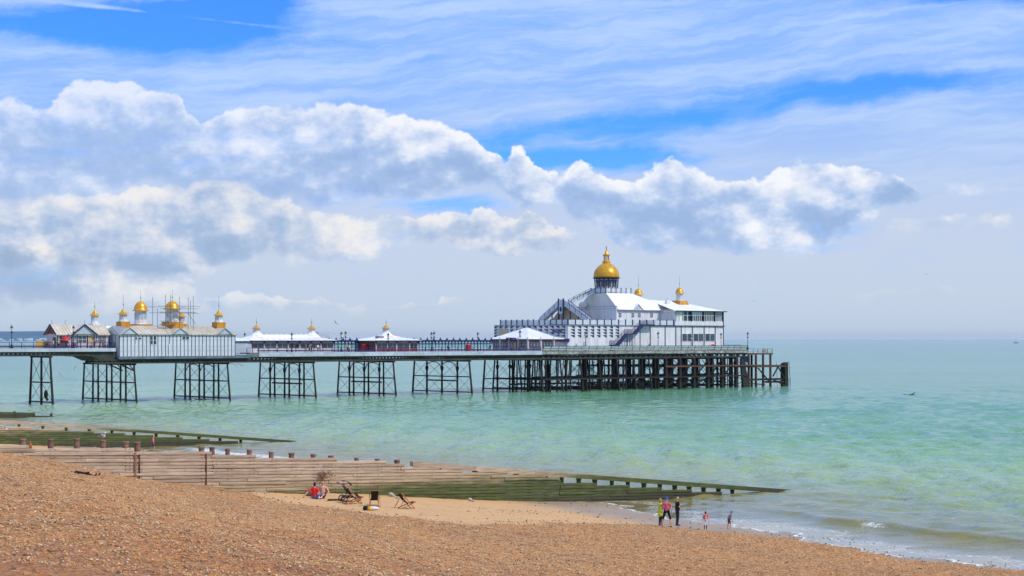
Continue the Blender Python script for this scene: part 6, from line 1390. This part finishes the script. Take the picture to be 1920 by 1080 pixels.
# ------------------------------------------------------------------ loose stones
def stones(name, pts, rmin, rmax, material, flat=.6):
    n = len(pts); base = np.array([(1, 0, 0), (-1, 0, 0), (0, 1, 0), (0, -1, 0), (0, 0, 1), (0, 0, -1), (.62, .62, .45), (-.62, -.62, .45)]) ; base = base[:6]
    tri = np.array([(0, 2, 4), (2, 1, 4), (1, 3, 4), (3, 0, 4), (2, 0, 5), (1, 2, 5), (3, 1, 5), (0, 3, 5)])
    r = rmin * (rmax / rmin) ** (rng.random(n) ** 2.2); a = rng.random(n) * 6.28; el = .7 + .6 * rng.random(n)
    v = base[None] * np.stack([r, r * el, r * flat], -1)[:, None, :]
    x = v[..., 0] * np.cos(a)[:, None] - v[..., 1] * np.sin(a)[:, None]; y = v[..., 0] * np.sin(a)[:, None] + v[..., 1] * np.cos(a)[:, None]
    tilt = rng.normal(0, .3, n)[:, None]; z = v[..., 2] + x * tilt
    V_ = np.stack([x + pts[:, 0:1], y + pts[:, 1:2], z + pts[:, 2:3] + (r * .25)[:, None]], -1).reshape(-1, 3); f = (tri[None] + (np.arange(n) * 6)[:, None, None]).reshape(-1, 3)
    me = bpy.data.meshes.new(name); me.vertices.add(len(V_)); me.vertices.foreach_set('co', V_.astype(np.float32).ravel()); me.loops.add(f.size); me.loops.foreach_set('vertex_index', f.astype(np.int32).ravel())
    me.polygons.add(len(f)); me.polygons.foreach_set('loop_start', np.arange(0, f.size, 3, dtype=np.int32)); me.update(); me.materials.append(material); me.shade_smooth()
    o = bpy.data.objects.new(name, me); COL.objects.link(o); o['kind'] = 'stuff'; return o
def stone_mat(name, stops):
    m = bpy.data.materials.new(name); m.use_nodes = True; T = NT(m.node_tree); b = m.node_tree.nodes['Principled BSDF']
    T.put(b.inputs['Base Color'], T.ramp(T.node('ShaderNodeNewGeometry').outputs['Random Per Island'], stops)); b.inputs['Roughness'].default_value = .7; return m
M['stones'] = stone_mat('shingle_stones', STONES)
M['darkstones'] = stone_mat('dark_wet_stones', [(0, srgb(40, 38, 38)), (.6, srgb(74, 64, 58)), (1, srgb(120, 104, 90))])
n = 190000; Yp = 40 + 78 * rng.random(n) ** .8; Kp = rng.uniform(-.31, .31, n); Xp = Kp * Yp; sdp = sand_amount(Xp, Yp); zp = beach_z(Xp, Yp)
s_, w_ = seq(Xp, Yp); keep = (sdp < rng.normal(-.3, .9, n)) & (zp > .2) & (w_ < 108.5)
pts = np.stack([Xp, Yp, zp + np.clip(-sdp / 2.5, 0, 1) * .10], -1)[keep]; stones('shingle', pts, .02, .058, M['stones'])
n = 60000; Yp = rng.uniform(60, 150, n); Kp = rng.uniform(-.2, .31, n); Xp = Kp * Yp; sdp = sand_amount(Xp, Yp); zp = beach_z(Xp, Yp); s_, w_ = seq(Xp, Yp)
clump = np.sin(Xp * .35 + 2 * np.sin(Yp * .17)) + np.sin(w_ * .5 + s_ * .2) + rng.normal(0, .7, n)
keep = (sdp > -.5) & (w_ < 109) & (zp > .1) & ((clump > 1.9) | (np.exp(-sdp / 1.6) > rng.random(n) * 1.4) | ((zp < .75) & (zp > .42) & (rng.random(n) < .12)))
pts = np.stack([Xp, Yp, zp], -1)[keep]; stones('scattered_pebbles', pts, .02, .075, M['darkstones'])

for o in list(bpy.data.objects):
    if o.parent is None and 'label' in o.keys() and 'group' not in o.keys():
        g = {'groyne': 'timber groynes across the beach', 'railing': 'navy railings of the pier', 'wind_screen': 'ironwork wind screens on the pier', 'cabinet': 'red cabinets on the pier', 'driftwood': 'driftwood at the groyne', 'person': 'people on the beach and in the water'}.get(o.name.split('.')[0])
        if g: o['group'] = g
# ------------------------------------------------------------------ haze over the whole bay
hm = bpy.data.materials.new('sea_haze'); hm.use_nodes = True; nt = hm.node_tree; nt.nodes.clear()
pvn = nt.nodes.new('ShaderNodeVolumePrincipled'); pvn.inputs['Density'].default_value = 2.4e-5; pvn.inputs['Color'].default_value = (.72, .86, 1.0, 1); pvn.inputs['Anisotropy'].default_value = .2
om = nt.nodes.new('ShaderNodeOutputMaterial'); nt.links.new(pvn.outputs[0], om.inputs['Volume'])
hb_ = MB().box(-42000, 42000, -400, 25500, -8.5, 75).build('haze', hm, None, kind='stuff')
